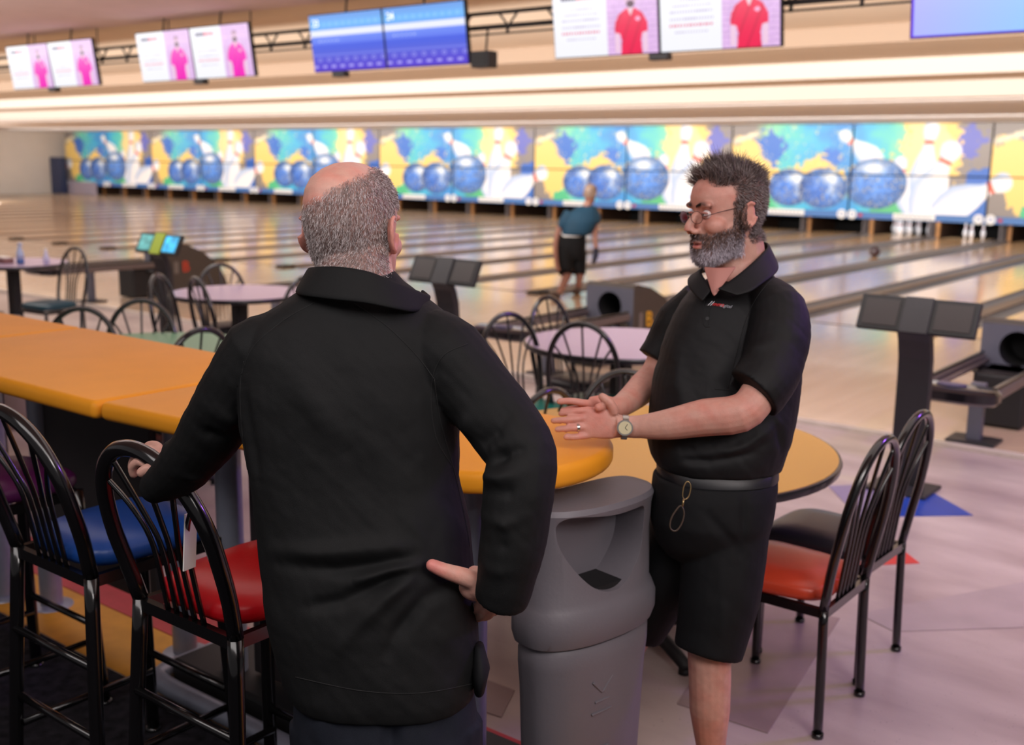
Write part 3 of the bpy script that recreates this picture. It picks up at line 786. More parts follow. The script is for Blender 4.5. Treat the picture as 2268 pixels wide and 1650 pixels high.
# ------------------------------------------------------------------ round tables
M_edge = mat('black_table_edge', rgb(26, 24, 28), .3, coat=.4)
def table(cx_, cy_, r_, mt, label, h=.76, ang=0, edge=None):
    t = thing('round_table', label, 'table', (cx_, cy_, 0), ang, 'round cafe tables')
    MB().lathe([(r_-.02, -.034), (r_-.004, -.028), (r_, -.012), (r_-.004, -.001), (r_-.012, 0)], (0, 0, h-.001), seg=72).build('table_edge', edge or M_edge, t, smooth=False, auto=.7)
    MB().lathe([(r_-.012, -.006), (r_-.014, 0.0012)], (0, 0, h), seg=72).build('tabletop', mt, t)
    MB().box((0, 0, h/2), (.10, .10, h-.05)).build('pedestal', M_blackmatte, t, bevel=.012)
    for k in range(4):
        a = PI/4+k*PI/2; c_, s_ = math.cos(a), math.sin(a)
        b = MB(); b.tube([(c_*.03, s_*.03, .075), (c_*.2, s_*.2, .055), (c_*.33, s_*.33, .03)], [.032, .026, .02], 8, ref=(0, 0, 1), ry=[.03, .026, .024]); b.lathe([(.022, 0), (.022, .02)], (c_*.31, s_*.31, 0), 10)
        link('table_foot', b.mesh('table_foot', M_blackmatte, True), t)
    return t
M_lav = mat('lavender_laminate', rgb(176, 156, 180), .3)
table(-1.98, 3.38, .68, mat('yellow_laminate', rgb(226, 178, 82), .38), 'round yellow table with a black rim behind the orange counter', ang=.25)
table(-3.32, 5.30, .57, M_lav, 'round lavender table in the middle, in front of the nearest ball return')
table(-6.80, 5.30, .52, M_lav, 'round lavender table beside the back-turned man\'s left shoulder')
table(-10.25, 5.32, .52, M_lav, 'round pale table at the far left with a spray bottle on it')
table(-5.08, 3.36, .60, mat('green_laminate', rgb(128, 180, 142), .38), 'round green table just behind the orange counter')

# ------------------------------------------------------------------ orange bar counter
M_or = mat('orange_solid', rgb(240, 158, 40), .42, noise=.035, nscale=5, spec=.2)
bc = thing('bar_counter', 'long orange counter top in sections with a round free end, on silver posts', 'counter', (0, 2.1, 0))
def top_slab(poly, name='counter_section'):
    b = MB().prism(poly, 1.012, 1.07); return b.build(name, M_or, bc, bevel=.022, bseg=4, auto=.9)
def sec_poly(x0, x1, yf, yb):
    return [(x0, yf), (x1, yf), (x1, yb), (x0, yb)]
top_slab(sec_poly(-4.195, -2.872, -.40, .365)); top_slab(sec_poly(-5.52, -4.205, -.40, .365)); top_slab(sec_poly(-6.85, -5.53, -.40, .365))
pe = [(-2.862, -.39)]+[(-1.744+.333*math.sin(a), .034-.333*math.cos(a)) for a in np.linspace(.05, PI, 24)]+[(-2.862, .367)]
top_slab(pe)
for px_, py_ in ((-3.97, 0.02), (-3.20, .10), (-2.78, 0.0), (-4.20, -.05), (-1.80, .05), (-5.3, .05)):
    MB().lathe([(.043, 0.0), (.043, 1.012)], (px_, py_, 0), 28).build('post', M_steel, bc, smooth=True, auto=.6)
    MB().lathe([(.085, 0), (.08, .008), (.05, .014)], (px_, py_, 0), 28).build('post_flange', M_steel, bc, smooth=True, auto=.6)
M_panel = mat('dark_panel', rgb(48, 42, 44), .6, noise=.1, nscale=8)
MB().box((-3.58, .03, .60), (.70, .03, .80)).build('screen_panel', M_panel, bc, bevel=.004)
MB().box((-4.75, .03, .60), (.95, .03, .80)).build('screen_panel', M_panel, bc, bevel=.004)
MB().box((-2.30, .03, .56), (.80, .03, .88)).build('screen_panel', M_panel, bc, bevel=.004)
# silver foot frame with dark infill on the floor
MB().box((-2.30, .07, .055), (1.42, .32, .11)).build('plinth', M_blackmatte, bc, bevel=.015)
MB().tube([(-3.06, .24, .045), (-3.06, .0, .045), (-3.05, -.10, .045), (-2.98, -.14, .045), (-2.6, -.14, .045), (-1.6, -.14, .045)], .032, 14, smooth=4).build('foot_rail', M_steel, bc, smooth=True)
MB().lathe([(.05, 0), (.05, .006)], (-3.13, -.07, 0), 20).build('foot_plate', M_steel, bc)
MB().lathe([(.009, .006), (.009, .014)], (-3.15, -.08, 0), 8).build('bolt', M_white, bc)

# things on the far table
bt = thing('spray_bottle', 'pale blue spray bottle standing on the far left table', 'bottle', (-10.02, 5.28, .762))
MB().lathe([(.03, 0), (.034, .01), (.034, .05)], seg=16).build('base', mat('bottle_blue', rgb(60, 90, 150), .4), bt, smooth=True)
MB().lathe([(.034, .05), (.034, .10), (.018, .15), (.014, .17)], seg=16).build('body', mat('bottle_clear', rgb(176, 190, 220), .25), bt, smooth=True)
MB().box((.01, 0, .185), (.06, .022, .03)).build('trigger_head', mat('bottle_pale', rgb(196, 204, 226), .4), bt, bevel=.006)
bt = thing('bottle', 'small lilac bottle behind the hoop-back chair on the far left table', 'bottle', (-9.86, 5.45, .762))
MB().lathe([(.028, 0), (.03, .06), (.014, .10), (.012, .13)], seg=16).build('body', mat('bottle_lilac', rgb(200, 196, 224), .3), bt, smooth=True)
MB().lathe([(.014, .13), (.014, .15)], seg=12).build('cap', M_white, bt)
nb = thing('napkin_holder', 'low brown holder lying on the far left table', 'holder', (-10.22, 5.22, .762))
MB().box((0, 0, .025), (.20, .10, .05)).build('tray', mat('brown_tray', rgb(134, 92, 88), .6), nb, bevel=.006)
MB().box((0, 0, .054), (.16, .08, .01)).build('napkins', M_white, nb)
gd = thing('domed_bin', 'beige domed bin whose top shows above the counter at the left edge', 'bin', (-6.95, 3.55, 0))
MB().lathe([(.15, 0), (.17, .55)], seg=28).build('bin_body', mat('beige_bin', rgb(150, 134, 124), .6), gd, smooth=True, auto=.6)
MB().lathe([(.175, .55), (.172, .60), (.14, .69), (.08, .735), (.02, .745)], seg=28).build('dome_lid', bpy.data.materials['beige_bin'], gd, smooth=True)

# ------------------------------------------------------------------ score consoles
def console(X, label, lit=False):
    t = thing('score_console', label, 'console', (X, 6.0, 0), group='score consoles')
    MB().box((0, 0, .01), (.34, .30, .02)).build('base_plate', M_dark, t, bevel=.004)
    prof = [(.06, .02), (.06, .60), (.05, .74), (.02, .84), (-.015, .90)]
    b = MB(); vs = []; 
    for (y, z) in prof:
        for sx in (-1, 1):
            for dy in (-.03, .03): vs.append((sx*.09, y+dy*1.0, z))
    fs = []
    for i in range(len(prof)-1):
        q = i*4; p = q+4
        fs += [(q, q+2, p+2, p), (q+3, q+1, p+1, p+3), (q+1, q, p, p+1), (q+2, q+3, p+3, p+2)]
    fs += [(0, 1, 3, 2), (len(vs)-4, len(vs)-2, len(vs)-1, len(vs)-3)]
    b.add(vs, fs); b.build('post', M_lime if lit == 'lime' else M_dark, t, bevel=.006)
    hd = [(-.32, -.045, .895), (.32, -.045, .895), (.32, .045, 1.075), (-.32, .045, 1.075)]
    nrm = np.cross(np.array(hd[1])-hd[0], np.array(hd[3])-hd[0]); nrm /= np.linalg.norm(nrm)
    h = MB(); bk = [tuple(np.array(p)-nrm*.035) for p in hd]
    h.add(hd+bk, [(0, 1, 2, 3), (7, 6, 5, 4), (4, 5, 1, 0), (5, 6, 2, 1), (6, 7, 3, 2), (7, 4, 0, 3)])
    h.build('screen_head', M_blackmatte, t, bevel=.006)
    U = (np.array(hd[3])-hd[0]); 
    for sx in (-1, 1):
        q = []
        for (a, c) in ((.10, .12), (.290, .12), (.290, .88), (.10, .88)):
            q.append(tuple(np.array((0, -.045, .895))+np.array((sx*a, 0, 0))+U*c+nrm*.004))
        if sx < 0: q = [q[1], q[0], q[3], q[2]]
        m_ = M_glass_dark if not lit else (M_lit_a if sx > 0 else M_lit_b)
        s = MB().add(q+[tuple(np.array(p)-nrm*.006) for p in q], [(0, 1, 2, 3), (4, 5, 1, 0), (5, 6, 2, 1), (6, 7, 3, 2), (7, 4, 0, 3)]).build('touch_screen', m_, t)
    q = [tuple(np.array((0, -.045, .895))+np.array((a, 0, 0))+U*c+nrm*.010) for a, c in ((-.075, -.02), (.075, -.02), (.075, 1.0), (-.075, 1.0))]
    MB().add(q+[tuple(np.array(p)-nrm*.02) for p in q], [(0, 1, 2, 3), (4, 5, 1, 0), (5, 6, 2, 1), (6, 7, 3, 2), (7, 4, 0, 3)]).build('centre_cover', M_lime if lit else M_dark, t)
    return t
M_lime = mat('lime_plastic', rgb(150, 170, 40), .4)
M_glass_dark = mat('dark_screen', rgb(48, 42, 42), .35, noise=.2, nscale=200)
def emat(n, c1, c2, s):
    m = mat(n, c1, .3, noise=.5, nscale=14, emit=s); return m
M_lit_a = emat('lit_blue_screen', rgb(60, 170, 220), None, .8); M_lit_b = emat('lit_cyan_screen', rgb(84, 150, 150), None, .6)
console(-1.88, 'dark twin-screen score console in front of the right-hand ball return')
console(-5.32, 'dark score console just right of the back-turned man\'s collar')
console(-8.86, 'score console with a lime green middle and lit blue screens', lit=True)
console(-12.3, 'score console standing far left beyond the edge of the frame')

# ------------------------------------------------------------------ ball returns
M_hood = mat('grey_hood', rgb(92, 92, 104), .45, noise=.05); M_hoods = mat('brown_grey_hood', rgb(74, 66, 60), .5)
M_rack = mat('rack_grey', rgb(112, 100, 98), .35, metal=.3); M_bump = mat('black_bumper', rgb(18, 16, 20), .2, coat=.5)
def ball_return(X, label, logo):
    t = thing('ball_return', label, 'ball return', (X, 8.2, 0), group='ball returns')
    W = .25
    # hood: side profile extruded, with a round mouth
    prof = [(0, .06), (0, .66), (.02, .69), (.08, .69), (.30, .645), (.55, .54), (.75, .38), (.88, .2), (.93, .06)]
    n = len(prof); b = MB()
    rr = .125; cz = .49; K = 32
    # front plate with round hole
    outer = []
    for k in range(K):
        a = 2*PI*k/K; ca, sa = math.cos(a), math.sin(a)
        s = min(W/abs(ca) if abs(ca) > 1e-6 else 9, ((.66-cz) if sa > 0 else (cz-.06))/abs(sa) if abs(sa) > 1e-6 else 9)
        outer.append((ca*s, 0, cz+sa*s))
    inner = [(rr*math.cos(2*PI*k/K), 0, cz+rr*math.sin(2*PI*k/K)) for k in range(K)]
    deep = [(x, .35, z) for x, _, z in inner]
    b.add(outer+inner, [(k, (k+1) % K, K+(k+1) % K, K+k) for k in range(K)])
    b.build('front_plate', M_hood, t)
    MB().add(inner+deep, [(K+k, K+(k+1) % K, (k+1) % K, k) for k in range(K)]+[tuple(range(K, 2*K))]).build('ball_mouth', M_blackmatte, t)
    b = MB(); vs = [(-W, y, z) for y, z in prof]+[(W, y, z) for y, z in prof]
    fs = [(i, n+i, n+i+1, i+1) for i in range(1, n-1)]+[tuple(range(n)), tuple(range(2*n-1, n-1, -1))]
    b.add(vs, fs).build('hood_shell', M_hoods, t)
    MB().prism([(-W-.005, -.02), (W+.005, -.02), (W+.005, .02), (-W-.005, .02)], 0, .10).build('hood_base', M_blackmatte, t)
    # number plate lettering on the right side
    q = link('side_logo', text_mesh('B', .20, logo, .004), t); q.location = (W+.006, .27, .36); q.rotation_euler = (PI/2, 0, PI/2)
    MB().box((W+.004, .13, .36), (.006, .06, .15)).build('logo_bar', mat('logo_grey', rgb(120, 110, 104), .5), t)
    # rack rails running towards the seats
    for s in (-1, 1):
        MB().box((s*(W-.03), -.74, .41), (.05, 1.42, .06)).build('rack_rail', M_rack, t, bevel=.01)
        MB().tube([(s*(W-.085), -.1, .405), (s*(W-.085), -1.45, .405)], .016, 8).build('ball_track', M_rack, t, smooth=True)
        MB().box((s*(W-.03), -.74, .455), (.03, 1.40, .02)).build('rail_cap', M_bump, t, bevel=.006)
    MB().ring([((0, -1.53, .375), (W+.01, 0, 0), (0, .10, 0)), ((0, -1.53, .395), (W+.03, 0, 0), (0, .125, 0)), ((0, -1.53, .445), (W+.03, 0, 0), (0, .125, 0)), ((0, -1.53, .465), (W+.01, 0, 0), (0, .10, 0))], 40, 3.2).build('end_bumper', M_bump, t, smooth=True, auto=.7)
    MB().lathe([(.075, .466), (.07, .478), (.05, .478)], (0, -1.53, 0), 24, 1.2, .7).build('hand_dryer', mat('vent_violet', rgb(70, 62, 96), .4) if 'vent_violet' not in bpy.data.materials else bpy.data.materials['vent_violet'], t, smooth=True)
    MB().box((0, -.92, .20), (.09, .07, .38)).build('rack_leg', M_hood, t, bevel=.006)
    MB().box((0, -.92, .01), (.30, .24, .02)).build('leg_foot', M_dark, t, bevel=.004)
    MB().box((0, -.22, .19), (.34, .44, .36)).build('lift_box', M_blackmatte, t, bevel=.02)
    MB().ring([((0, -.12, .31), (W-.02, 0, 0), (0, .16, 0)), ((0, -.12, .34), (W+.01, 0, 0), (0, .17, 0)), ((0, -.12, .37), (W-.03, 0, 0), (0, .15, 0))], 32, 3).build('mouth_cradle', M_bump, t, smooth=True)
    t.location = (X, 8.2, .03)
    return t
M_lgy = mat('logo_yellow', rgb(236, 176, 40), .5); M_lgr = mat('logo_orange_red', rgb(214, 72, 44), .5)
ball_return(-1.85, 'ball return with its mouth at the right edge and rack coming forward', M_lgy)
ball_return(-5.28, 'grey ball return with a yellow letter B, between the two men', M_lgy)
ball_return(-8.74, 'ball return with an orange red letter B behind the lit console', M_lgr)
ball_return(-12.18, 'ball return at the far left behind the pale table', M_lgr)
# vinyl-dark post of the foul-line unit on the divider ends
fl_me = MB().box((0, 11.8, .03), (.2, .24, .07)).mesh('divider_end', M_blackmatte)
for k in range(-24, 6):
    o = link('divider_end', fl_me, fl); o.location = (LANE0+1.72*k, 0, 0)

# ------------------------------------------------------------------ trash can
M_can = mat('grey_bin_plastic', rgb(112, 108, 115), .5, noise=.06, nscale=5, bump=.25, bscale=90)
cA = np.array([math.cos(1.382), math.sin(1.382)]); cB = np.array([cA[1], -cA[0]])   # long axis; front of the bin
cC = np.array([-1.442, 2.176])
def can_ring(z, sw, sd, back=0.0, n=64):
    """flattened round outline: flatter back, rounder front"""
    pts = []
    for k in range(n):
        a = 2*PI*k/n; ca, sa = math.cos(a), math.sin(a)
        if sa >= 0: e = 2/2.3; x = abs(ca)**e*(1 if ca > 0 else -1); y = sa**e*(.098+sd)
        else: e = 2/4.0; x = abs(ca)**e*(1 if ca > 0 else -1); y = -abs(sa)**e*(.078+back+sd*.5)
        x *= (.198+sw); p = cA*x+cB*y; pts.append((p[0], p[1], z))
    return pts
def can_loft(b, rings):
    n = len(rings[0]); vs = [p for r in rings for p in r]
    fs = []
    for i in range(len(rings)-1):
        for k in range(n): k2 = (k+1) % n; fs.append((i*n+k, i*n+k2, (i+1)*n+k2, (i+1)*n+k))
    fs.append(tuple(range(n-1, -1, -1))); fs.append(tuple((len(rings)-1)*n+k for k in range(n)))
    return b.add(vs, fs)
tc_ = thing('waste_bin', 'grey plastic waste bin with a hooded opening, between the two men', 'bin', (cC[0], cC[1], 0))
can_loft(MB(), [can_ring(.0, -.035, -.02), can_ring(.02, -.03, -.015), can_ring(.50, -.008, -.004), can_ring(.56, -.002, .0), can_ring(.60, -.002, .0), can_ring(.612, -.010, -.006)]).build('bin_body', M_can, tc_, auto=.7)
hb = can_loft(MB(), [can_ring(.616, .0, -.004), can_ring(.622, .010, .004), can_ring(.65, .018, .014), can_ring(.69, .018, .014), can_ring(.715, .008, .004), can_ring(.73, .0, -.004), can_ring(.86, -.004, -.006), can_ring(.93, -.004, .0), can_ring(.955, .002, .004), can_ring(.968, -.004, -.002)])
hood = hb.build('hood', M_can, tc_, auto=.5)
inn = can_loft(MB(), [can_ring(.72, -.018, -.016, -.006), can_ring(.925, -.022, -.018, -.006)]).build('cut_a', M_can)
inn.location = tc_.location
lens = [(1250, 1185), (1256, 1160), (1280, 1147), (1350, 1138), (1400, 1124), (1422, 1120), (1428, 1140), (1424, 1200), (1402, 1255), (1372, 1296), (1340, 1308), (1308, 1298), (1278, 1266), (1257, 1225)]
c2 = []
for i in range(len(lens)):                          # smooth closed outline
    for j in range(4):
        t = j/4; g4 = [np.array(lens[(i+q) % len(lens)], float) for q in (-1, 0, 1, 2)]
        c2.append((-.5*t+t*t-.5*t**3)*g4[0]+(1-2.5*t*t+1.5*t**3)*g4[1]+(.5*t+2*t*t-1.5*t**3)*g4[2]+(-.5*t*t+.5*t**3)*g4[3])
nl = len(c2); B3 = np.array([cB[0], cB[1], 0]); P0 = np.array([cC[0], cC[1], 0])+B3*.085
def on_front(p):
    d = at(p[0], p[1], 1.0)-CAMP; return CAMP+d*(((P0-CAMP)@B3)/(d@B3))
fr_ = [on_front(p) for p in c2]; vv = [p+B3*.12 for p in fr_]+[p-B3*.10 for p in fr_]
cut = MB().add(vv, [tuple(range(nl-1, -1, -1)), tuple(range(nl, 2*nl))]+[(i, (i+1) % nl, nl+(i+1) % nl, nl+i) for i in range(nl)]).build('cut_b', M_can, auto=.5)
topc = can_loft(MB(), [can_ring(.948, -.022, -.055, .010), can_ring(1.0, -.022, -.055, .010)]).build('cut_c', M_can); topc.location = tc_.location
bpy.context.view_layer.update()
for c in (inn, cut, topc):
    md = hood.modifiers.new('b', 'BOOLEAN'); md.operation = 'DIFFERENCE'; md.object = c; md.solver = 'EXACT'
bv = hood.modifiers.new('v', 'BEVEL'); bv.width = .006; bv.segments = 3; bv.limit_method = 'ANGLE'; bv.angle_limit = .7
me = bpy.data.meshes.new_from_object(hood.evaluated_get(bpy.context.evaluated_depsgraph_get()))
hood.modifiers.clear(); hood.data = me
for c in (inn, cut, topc): bpy.data.objects.remove(c)
can_loft(MB(), [can_ring(.722, -.022, -.02, -.01), can_ring(.755, -.022, -.02, -.01)]).build('bin_liner', M_blackmatte, tc_)
# raised marks moulded in the front of the body
for i, (z0, w_) in enumerate(((.46, .05), (.43, .07), (.33, .06), (.30, .05), (.26, .07))):
    p = cA*-.03+cB*.092
    bx = MB().box((p[0], p[1], z0), (w_, .006, .006), rz=math.atan2(cA[1], cA[0])).build('raised_mark', M_can, tc_, bevel=.002)
for s_ in (-1, 1):
    p = cA*(-.03+s_*.018)+cB*.092
    q = MB().box((0, 0, 0), (.05, .008, .007)).build('raised_mark', M_can, tc_, bevel=.002)
    q.location = (p[0], p[1], .50); q.rotation_euler = (0, .8*s_*-1, math.atan2(cA[1], cA[0]))
# ------------------------------------------------------------------ people
def P3(x, y, d): return at(x, y, d)
HR = np.array([RT[0], RT[1], 0]); HR /= np.linalg.norm(HR)          # picture-right, level
HF = np.array([FW[0], FW[1], 0]); HF /= np.linalg.norm(HF)          # away from the viewer, level
def fuse(name, b, voxel, mt, parent, smooth=4, post=None, fac=.5):
    me = b.mesh(name, mt)
    o = bpy.data.objects.new(name, me); COL.objects.link(o)
    bm = bmesh.new(); bm.from_mesh(me); bmesh.ops.recalc_face_normals(bm, faces=bm.faces); bm.to_mesh(me); bm.free()
    r = o.modifiers.new('r', 'REMESH'); r.mode = 'VOXEL'; r.voxel_size = voxel; r.use_smooth_shade = True
    if smooth:
        s = o.modifiers.new('s', 'SMOOTH'); s.iterations = smooth; s.factor = fac
    m2 = bpy.data.meshes.new_from_object(o.evaluated_get(bpy.context.evaluated_depsgraph_get()))
    bpy.data.objects.remove(o); m2.name = name
    n = len(m2.vertices); co = np.empty(n*3); m2.vertices.foreach_get('co', co); co = co.reshape(-1, 3)
    no = np.empty(n*3); m2.vertices.foreach_get('normal', no); no = no.reshape(-1, 3)
    if post is not None:
        co2, col = post(co, no)
        m2.vertices.foreach_set('co', co2.ravel()); m2.update()
        if col is not None: set_col(m2, col)
        co = co2
    m2.polygons.foreach_set('use_smooth', [True]*len(m2.polygons)); m2.update()
    o = link(name, m2, parent)
    n = len(m2.vertices); no = np.empty(n*3); m2.vertices.foreach_get('normal', no)
    return o, co, no.reshape(-1, 3)
def limb(b, pts, seg=18, smooth=3):
    """pts: (px, py, depth, radius)"""
    b.tube([P3(x, y, d) for x, y, d, r in pts], [p[3] for p in pts], seg, smooth=smooth)
def torso(b, secs, e=2.3, seg=44):
    """secs: (y, x_left, x_right, depth, thickness) outline rows read as level rings"""
    out = []
    for y, xl, xr, d, th in secs:
        c = P3((xl+xr)/2, y, d); out.append((c, HR*((xr-xl)/2*d/F_PX), HF*(th/2)))
    # resample smoothly
    C = [o[0] for o in out]; A = [np.linalg.norm(o[1]) for o in out]; B = [np.linalg.norm(o[2]) for o in out]
    C2, A2, B2 = cat(C, A, B, 4)
    b.ring([(c, HR*a, HF*bb) for c, a, bb in zip(C2, A2, B2)], seg, e)
def seg_dist(co, a, b_):
    a = np.array(a); d = np.array(b_)-a; t = np.clip(((co-a)@d)/(d@d), 0, 1)
    return np.linalg.norm(co-(a+t[:, None]*d), axis=1), t
def folds(co, no, lst):
    disp = np.zeros(len(co))
    for pts, amp, w_ in lst:
        best = np.full(len(co), 9.0); tt = np.zeros(len(co)); n = len(pts)-1
        for i in range(n):
            d, t = seg_dist(co, P3(*pts[i]), P3(*pts[i+1])); m = d < best
            best = np.where(m, d, best); tt = np.where(m, (i+t)/n, tt)
        taper = np.clip(np.sin(np.clip(tt, .02, .98)*PI), 0, 1)**.5
        disp += amp*np.exp(-(best/w_)**2)*taper
    return disp
def n3(co, s, seed=0):
    x, y, z = (co*s).T
    return (fbm(x+7.3+z*.6, y-3.1+z*.8, seed)+fbm(y*1.0+5+x*.3, z+9, seed+5)-1)
HEADP = [(-.128, .012, .080, .060), (-.122, .030, .088, .045), (-.108, .044, .096, .015), (-.088, .054, .097, -.02), (-.066, .060, .095, -.052), (-.045, .064, .093, -.070), (-.022, .069, .092, -.086),
         (.0, .0735, .090, -.096), (.022, .0755, .094, -.101), (.045, .0765, .094, -.102), (.068, .073, .086, -.097), (.088, .0635, .068, -.084), (.104, .047, .043, -.060), (.114, .028, .015, -.035), (.1175, .008, -.006, -.014)]
def head(b, C, R, F_, U, s=1.0, jaw=1.0, nose=True):
    secs = []
    for u, w_, f, bk in HEADP:
        k = jaw if u < -.03 else 1.0
        cen = C+U*u*s+F_*((f+bk)/2)*s; secs.append((cen, R*w_*s*k, F_*((f-bk)/2)*s))
    b.ring(secs, 40, 2.25)
    A = np.array([R, F_, U])
    if nose:
        b.tube([C+(F_*.084+U*.012)*s, C+(F_*.101-U*.008)*s, C+(F_*.113-U*.026)*s, C+(F_*.115-U*.038)*s], [.008*s, .0095*s, .012*s, .012*s], 12, smooth=3)
        for q in (-1, 1): b.ball(C+(R*q*.013+F_*.103-U*.040)*s, np.array([.009, .012, .008])*s, A)
        b.ball(C+(F_*.094-U*.067)*s, np.array([.022, .010, .006])*s, A)
        b.ball(C+(F_*.093-U*.080)*s, np.array([.020, .010, .007])*s, A)
        for q in (-1, 1):
            b.ball(C+(R*q*.034+F_*.083+U*.024)*s, np.array([.026, .011, .009])*s, A)     # brows
            b.ball(C+(R*q*.040+F_*.060-U*.028)*s, np.array([.030, .030, .026])*s, A)     # cheeks
    for q in (-1, 1):                                                                     # ears
        E_ = C+(R*q*.081-F_*.012-U*.008)*s
        ax = (R*q*.96+F_*.16); ax /= np.linalg.norm(ax)
        al = (U*.97-F_*.22); al -= ax*(al@ax); al /= np.linalg.norm(al); bl = np.cross(ax, al)
        b.ball(E_, np.array([.0055, .028, .016])*s, np.array([ax, al, bl]))
        pts = [E_+(al*math.cos(t)*.030+bl*math.sin(t)*(.018)*1.0+ax*.006)*s for t in np.linspace(-.5, 2*PI-1.6, 15)]
        b.tube(pts, .0042*s, 8)
        b.ball(E_+(-al*.028+ax*.004)*s, np.array([.006, .009, .009])*s, np.array([ax, al, bl]))
def loc(co, C, R, F_, U, s=1.0):
    d = (co-C)/s; return d@R, d@F_, d@U
def face_disp(co, C, R, F_, U, s=1.0):
    r, f, u = loc(co, C, R, F_, U, s); g = np.zeros(len(co))
    on = (f > .04)
    for q in (-1, 1):
        g -= .0085*np.exp(-(((r-q*.032)/.015)**2+((u-.001)/.011)**2))*on
        g -= .004*np.exp(-(((r-q*.03)/.01)**2+((u+.05)/.012)**2))*on
    g -= .005*np.exp(-((r/.024)**2+((u+.0735)/.0028)**2))*on      # mouth line
    g += .003*np.exp(-((r/.02)**2+((u+.108)/.012)**2))*on         # chin
    g -= .004*np.exp(-((r/.010)**2+((u-.012)/.008)**2))*on        # nasion
    return co+np.outer(g*s, F_)
def hair(name, pts, nrm, dirs, ln, rad, cols, parent, curl=.3, mt=None):
    """tapered ribbons, one per strand"""
    n = len(pts); nrm = nrm/np.linalg.norm(nrm, axis=1, keepdims=True)
    dirs = dirs/np.linalg.norm(dirs, axis=1, keepdims=True)
    side = np.cross(dirs, rng.normal(size=(n, 3))); side /= np.linalg.norm(side, axis=1, keepdims=True)
    L = ln[:, None]; bend = rng.normal(size=(n, 3))*curl
    p0 = pts-dirs*.001; p1 = pts+dirs*L*.5; p2 = pts+(dirs+bend*.5)*L
    w_ = rad if hasattr(rad, '__len__') else np.full(n, rad); w_ = w_[:, None]
    V_ = np.stack([p0-side*w_, p0+side*w_, p1-side*w_*.8, p1+side*w_*.8, p2-side*w_*.15, p2+side*w_*.15], 1).reshape(-1, 3)
    b0 = np.arange(n)*6; Fs = np.concatenate([np.stack([b0, b0+1, b0+3, b0+2], 1), np.stack([b0+2, b0+3, b0+5, b0+4], 1)])
    me = bpy.data.meshes.new(name); me.from_pydata(V_.tolist(), [], Fs.tolist()); me.materials.append(mt or M_hair)
    set_col(me, np.repeat(cols, 6, axis=0)); return link(name, me, parent)
M_skin = mat('skin', (1, 1, 1, 1), .5, attr=True, noise=.06, nscale=60, bump=.25, bscale=350, sss=.12)
M_hair = mat('hair_strands', (1, 1, 1, 1), .55, attr=True)
M_cloth = mat('black_knit', rgb(10, 11, 12), .74, noise=.12, nscale=40, bump=.3, bscale=900, spec=.28)
M_polo = mat('black_polo_knit', rgb(10, 10, 13), .62, noise=.12, nscale=40, bump=.3, bscale=800, spec=.3)
M_short = mat('dark_shorts_cloth', rgb(12, 13, 16), .75, noise=.1, nscale=30, bump=.3, bscale=900, spec=.25)
M_pants = mat('navy_trousers_cloth', rgb(20, 24, 34), .8, noise=.1, nscale=30, bump=.3, bscale=900, spec=.25)
SK = np.array(srgb2lin([.80, .61, .55])); SKR = np.array(srgb2lin([.80, .50, .44]))
def strip(name, top, bot, th, mt, parent, smooth=5, tuck=None):
    """thick cloth band between two 3-D paths"""
    T, _, _ = cat([P3(*p) for p in top], [0]*len(top), [0]*len(top), smooth); B, _, _ = cat([P3(*p) for p in bot], [0]*len(bot), [0]*len(bot), smooth)
    n = len(T); vs = []; rows = 5
    for i in range(n):
        for j in range(rows): vs.append(T[i]*(1-j/(rows-1))+B[i]*(j/(rows-1)))
    fs = [(i*rows+j, i*rows+j+1, (i+1)*rows+j+1, (i+1)*rows+j) for i in range(n-1) for j in range(rows-1)]
    me = MB().add(vs, fs).mesh(name, mt, True); o = link(name, me, parent)
    s = o.modifiers.new('s', 'SOLIDIFY'); s.thickness = th; s.offset = 0
    sb = o.modifiers.new('b', 'SUBSURF'); sb.levels = 1; sb.render_levels = 1
    m2 = bpy.data.meshes.new_from_object(o.evaluated_get(bpy.context.evaluated_depsgraph_get())); o.modifiers.clear(); o.data = m2
    return o
def basis(ang, pitch=0.0, roll=0.0):
    F_ = np.array([math.cos(ang)*math.cos(pitch), math.sin(ang)*math.cos(pitch), math.sin(pitch)])
    R = np.array([math.sin(ang), -math.cos(ang), 0.0]); U = np.cross(R, F_)
    R2 = R*math.cos(roll)+U*math.sin(roll); U2 = -R*math.sin(roll)+U*math.cos(roll)
    return R2, F_, U2
def finger(b, pts, r0, r1, seg=10):
    n = len(pts); limb(b, [(p[0], p[1], p[2], r0+(r1-r0)*i/(n-1)) for i, p in enumerate(pts)], seg, 3)
    b.ball(P3(*pts[-1]), r1*1.0, seg=10, rings=8)

# ================================================================== man with his back to us
pl = thing('person', 'man in a black quarter-zip pullover with his back to us, one hand on his hip', 'person', tuple(at(800, 1600, 2.0)[:2])+(0,))
LOC_L = np.array(pl.location)
def unp(o, root):                                    # keep world-built meshes in place under a moved root
    o.matrix_parent_inverse = Matrix.Translation(root.location).inverted()
    return o
hC = P3(779, 508, 2.06); hR, hF, hU = basis(math.radians(111), -.08, .02)
b = MB(); head(b, hC, hR, hF, hU, 1.06, 1.12, nose=True)
limb(b, [(790, 520, 2.07, .066), (788, 585, 2.05, .068), (790, 650, 2.04, .078), (790, 720, 2.04, .10)])
torso(b, [(700, 690, 890, 2.04, .12), (760, 600, 960, 2.04, .16), (1000, 610, 950, 2.05, .16), (1300, 640, 1010, 2.05, .18), (1500, 670, 1020, 2.05, .18)])
limb(b, [(600, 790, 2.04, .05), (510, 900, 2.09, .042), (452, 985, 2.17, .040), (400, 1035, 2.25, .032), (362, 1052, 2.30, .026), (340, 1040, 2.325, .028)])
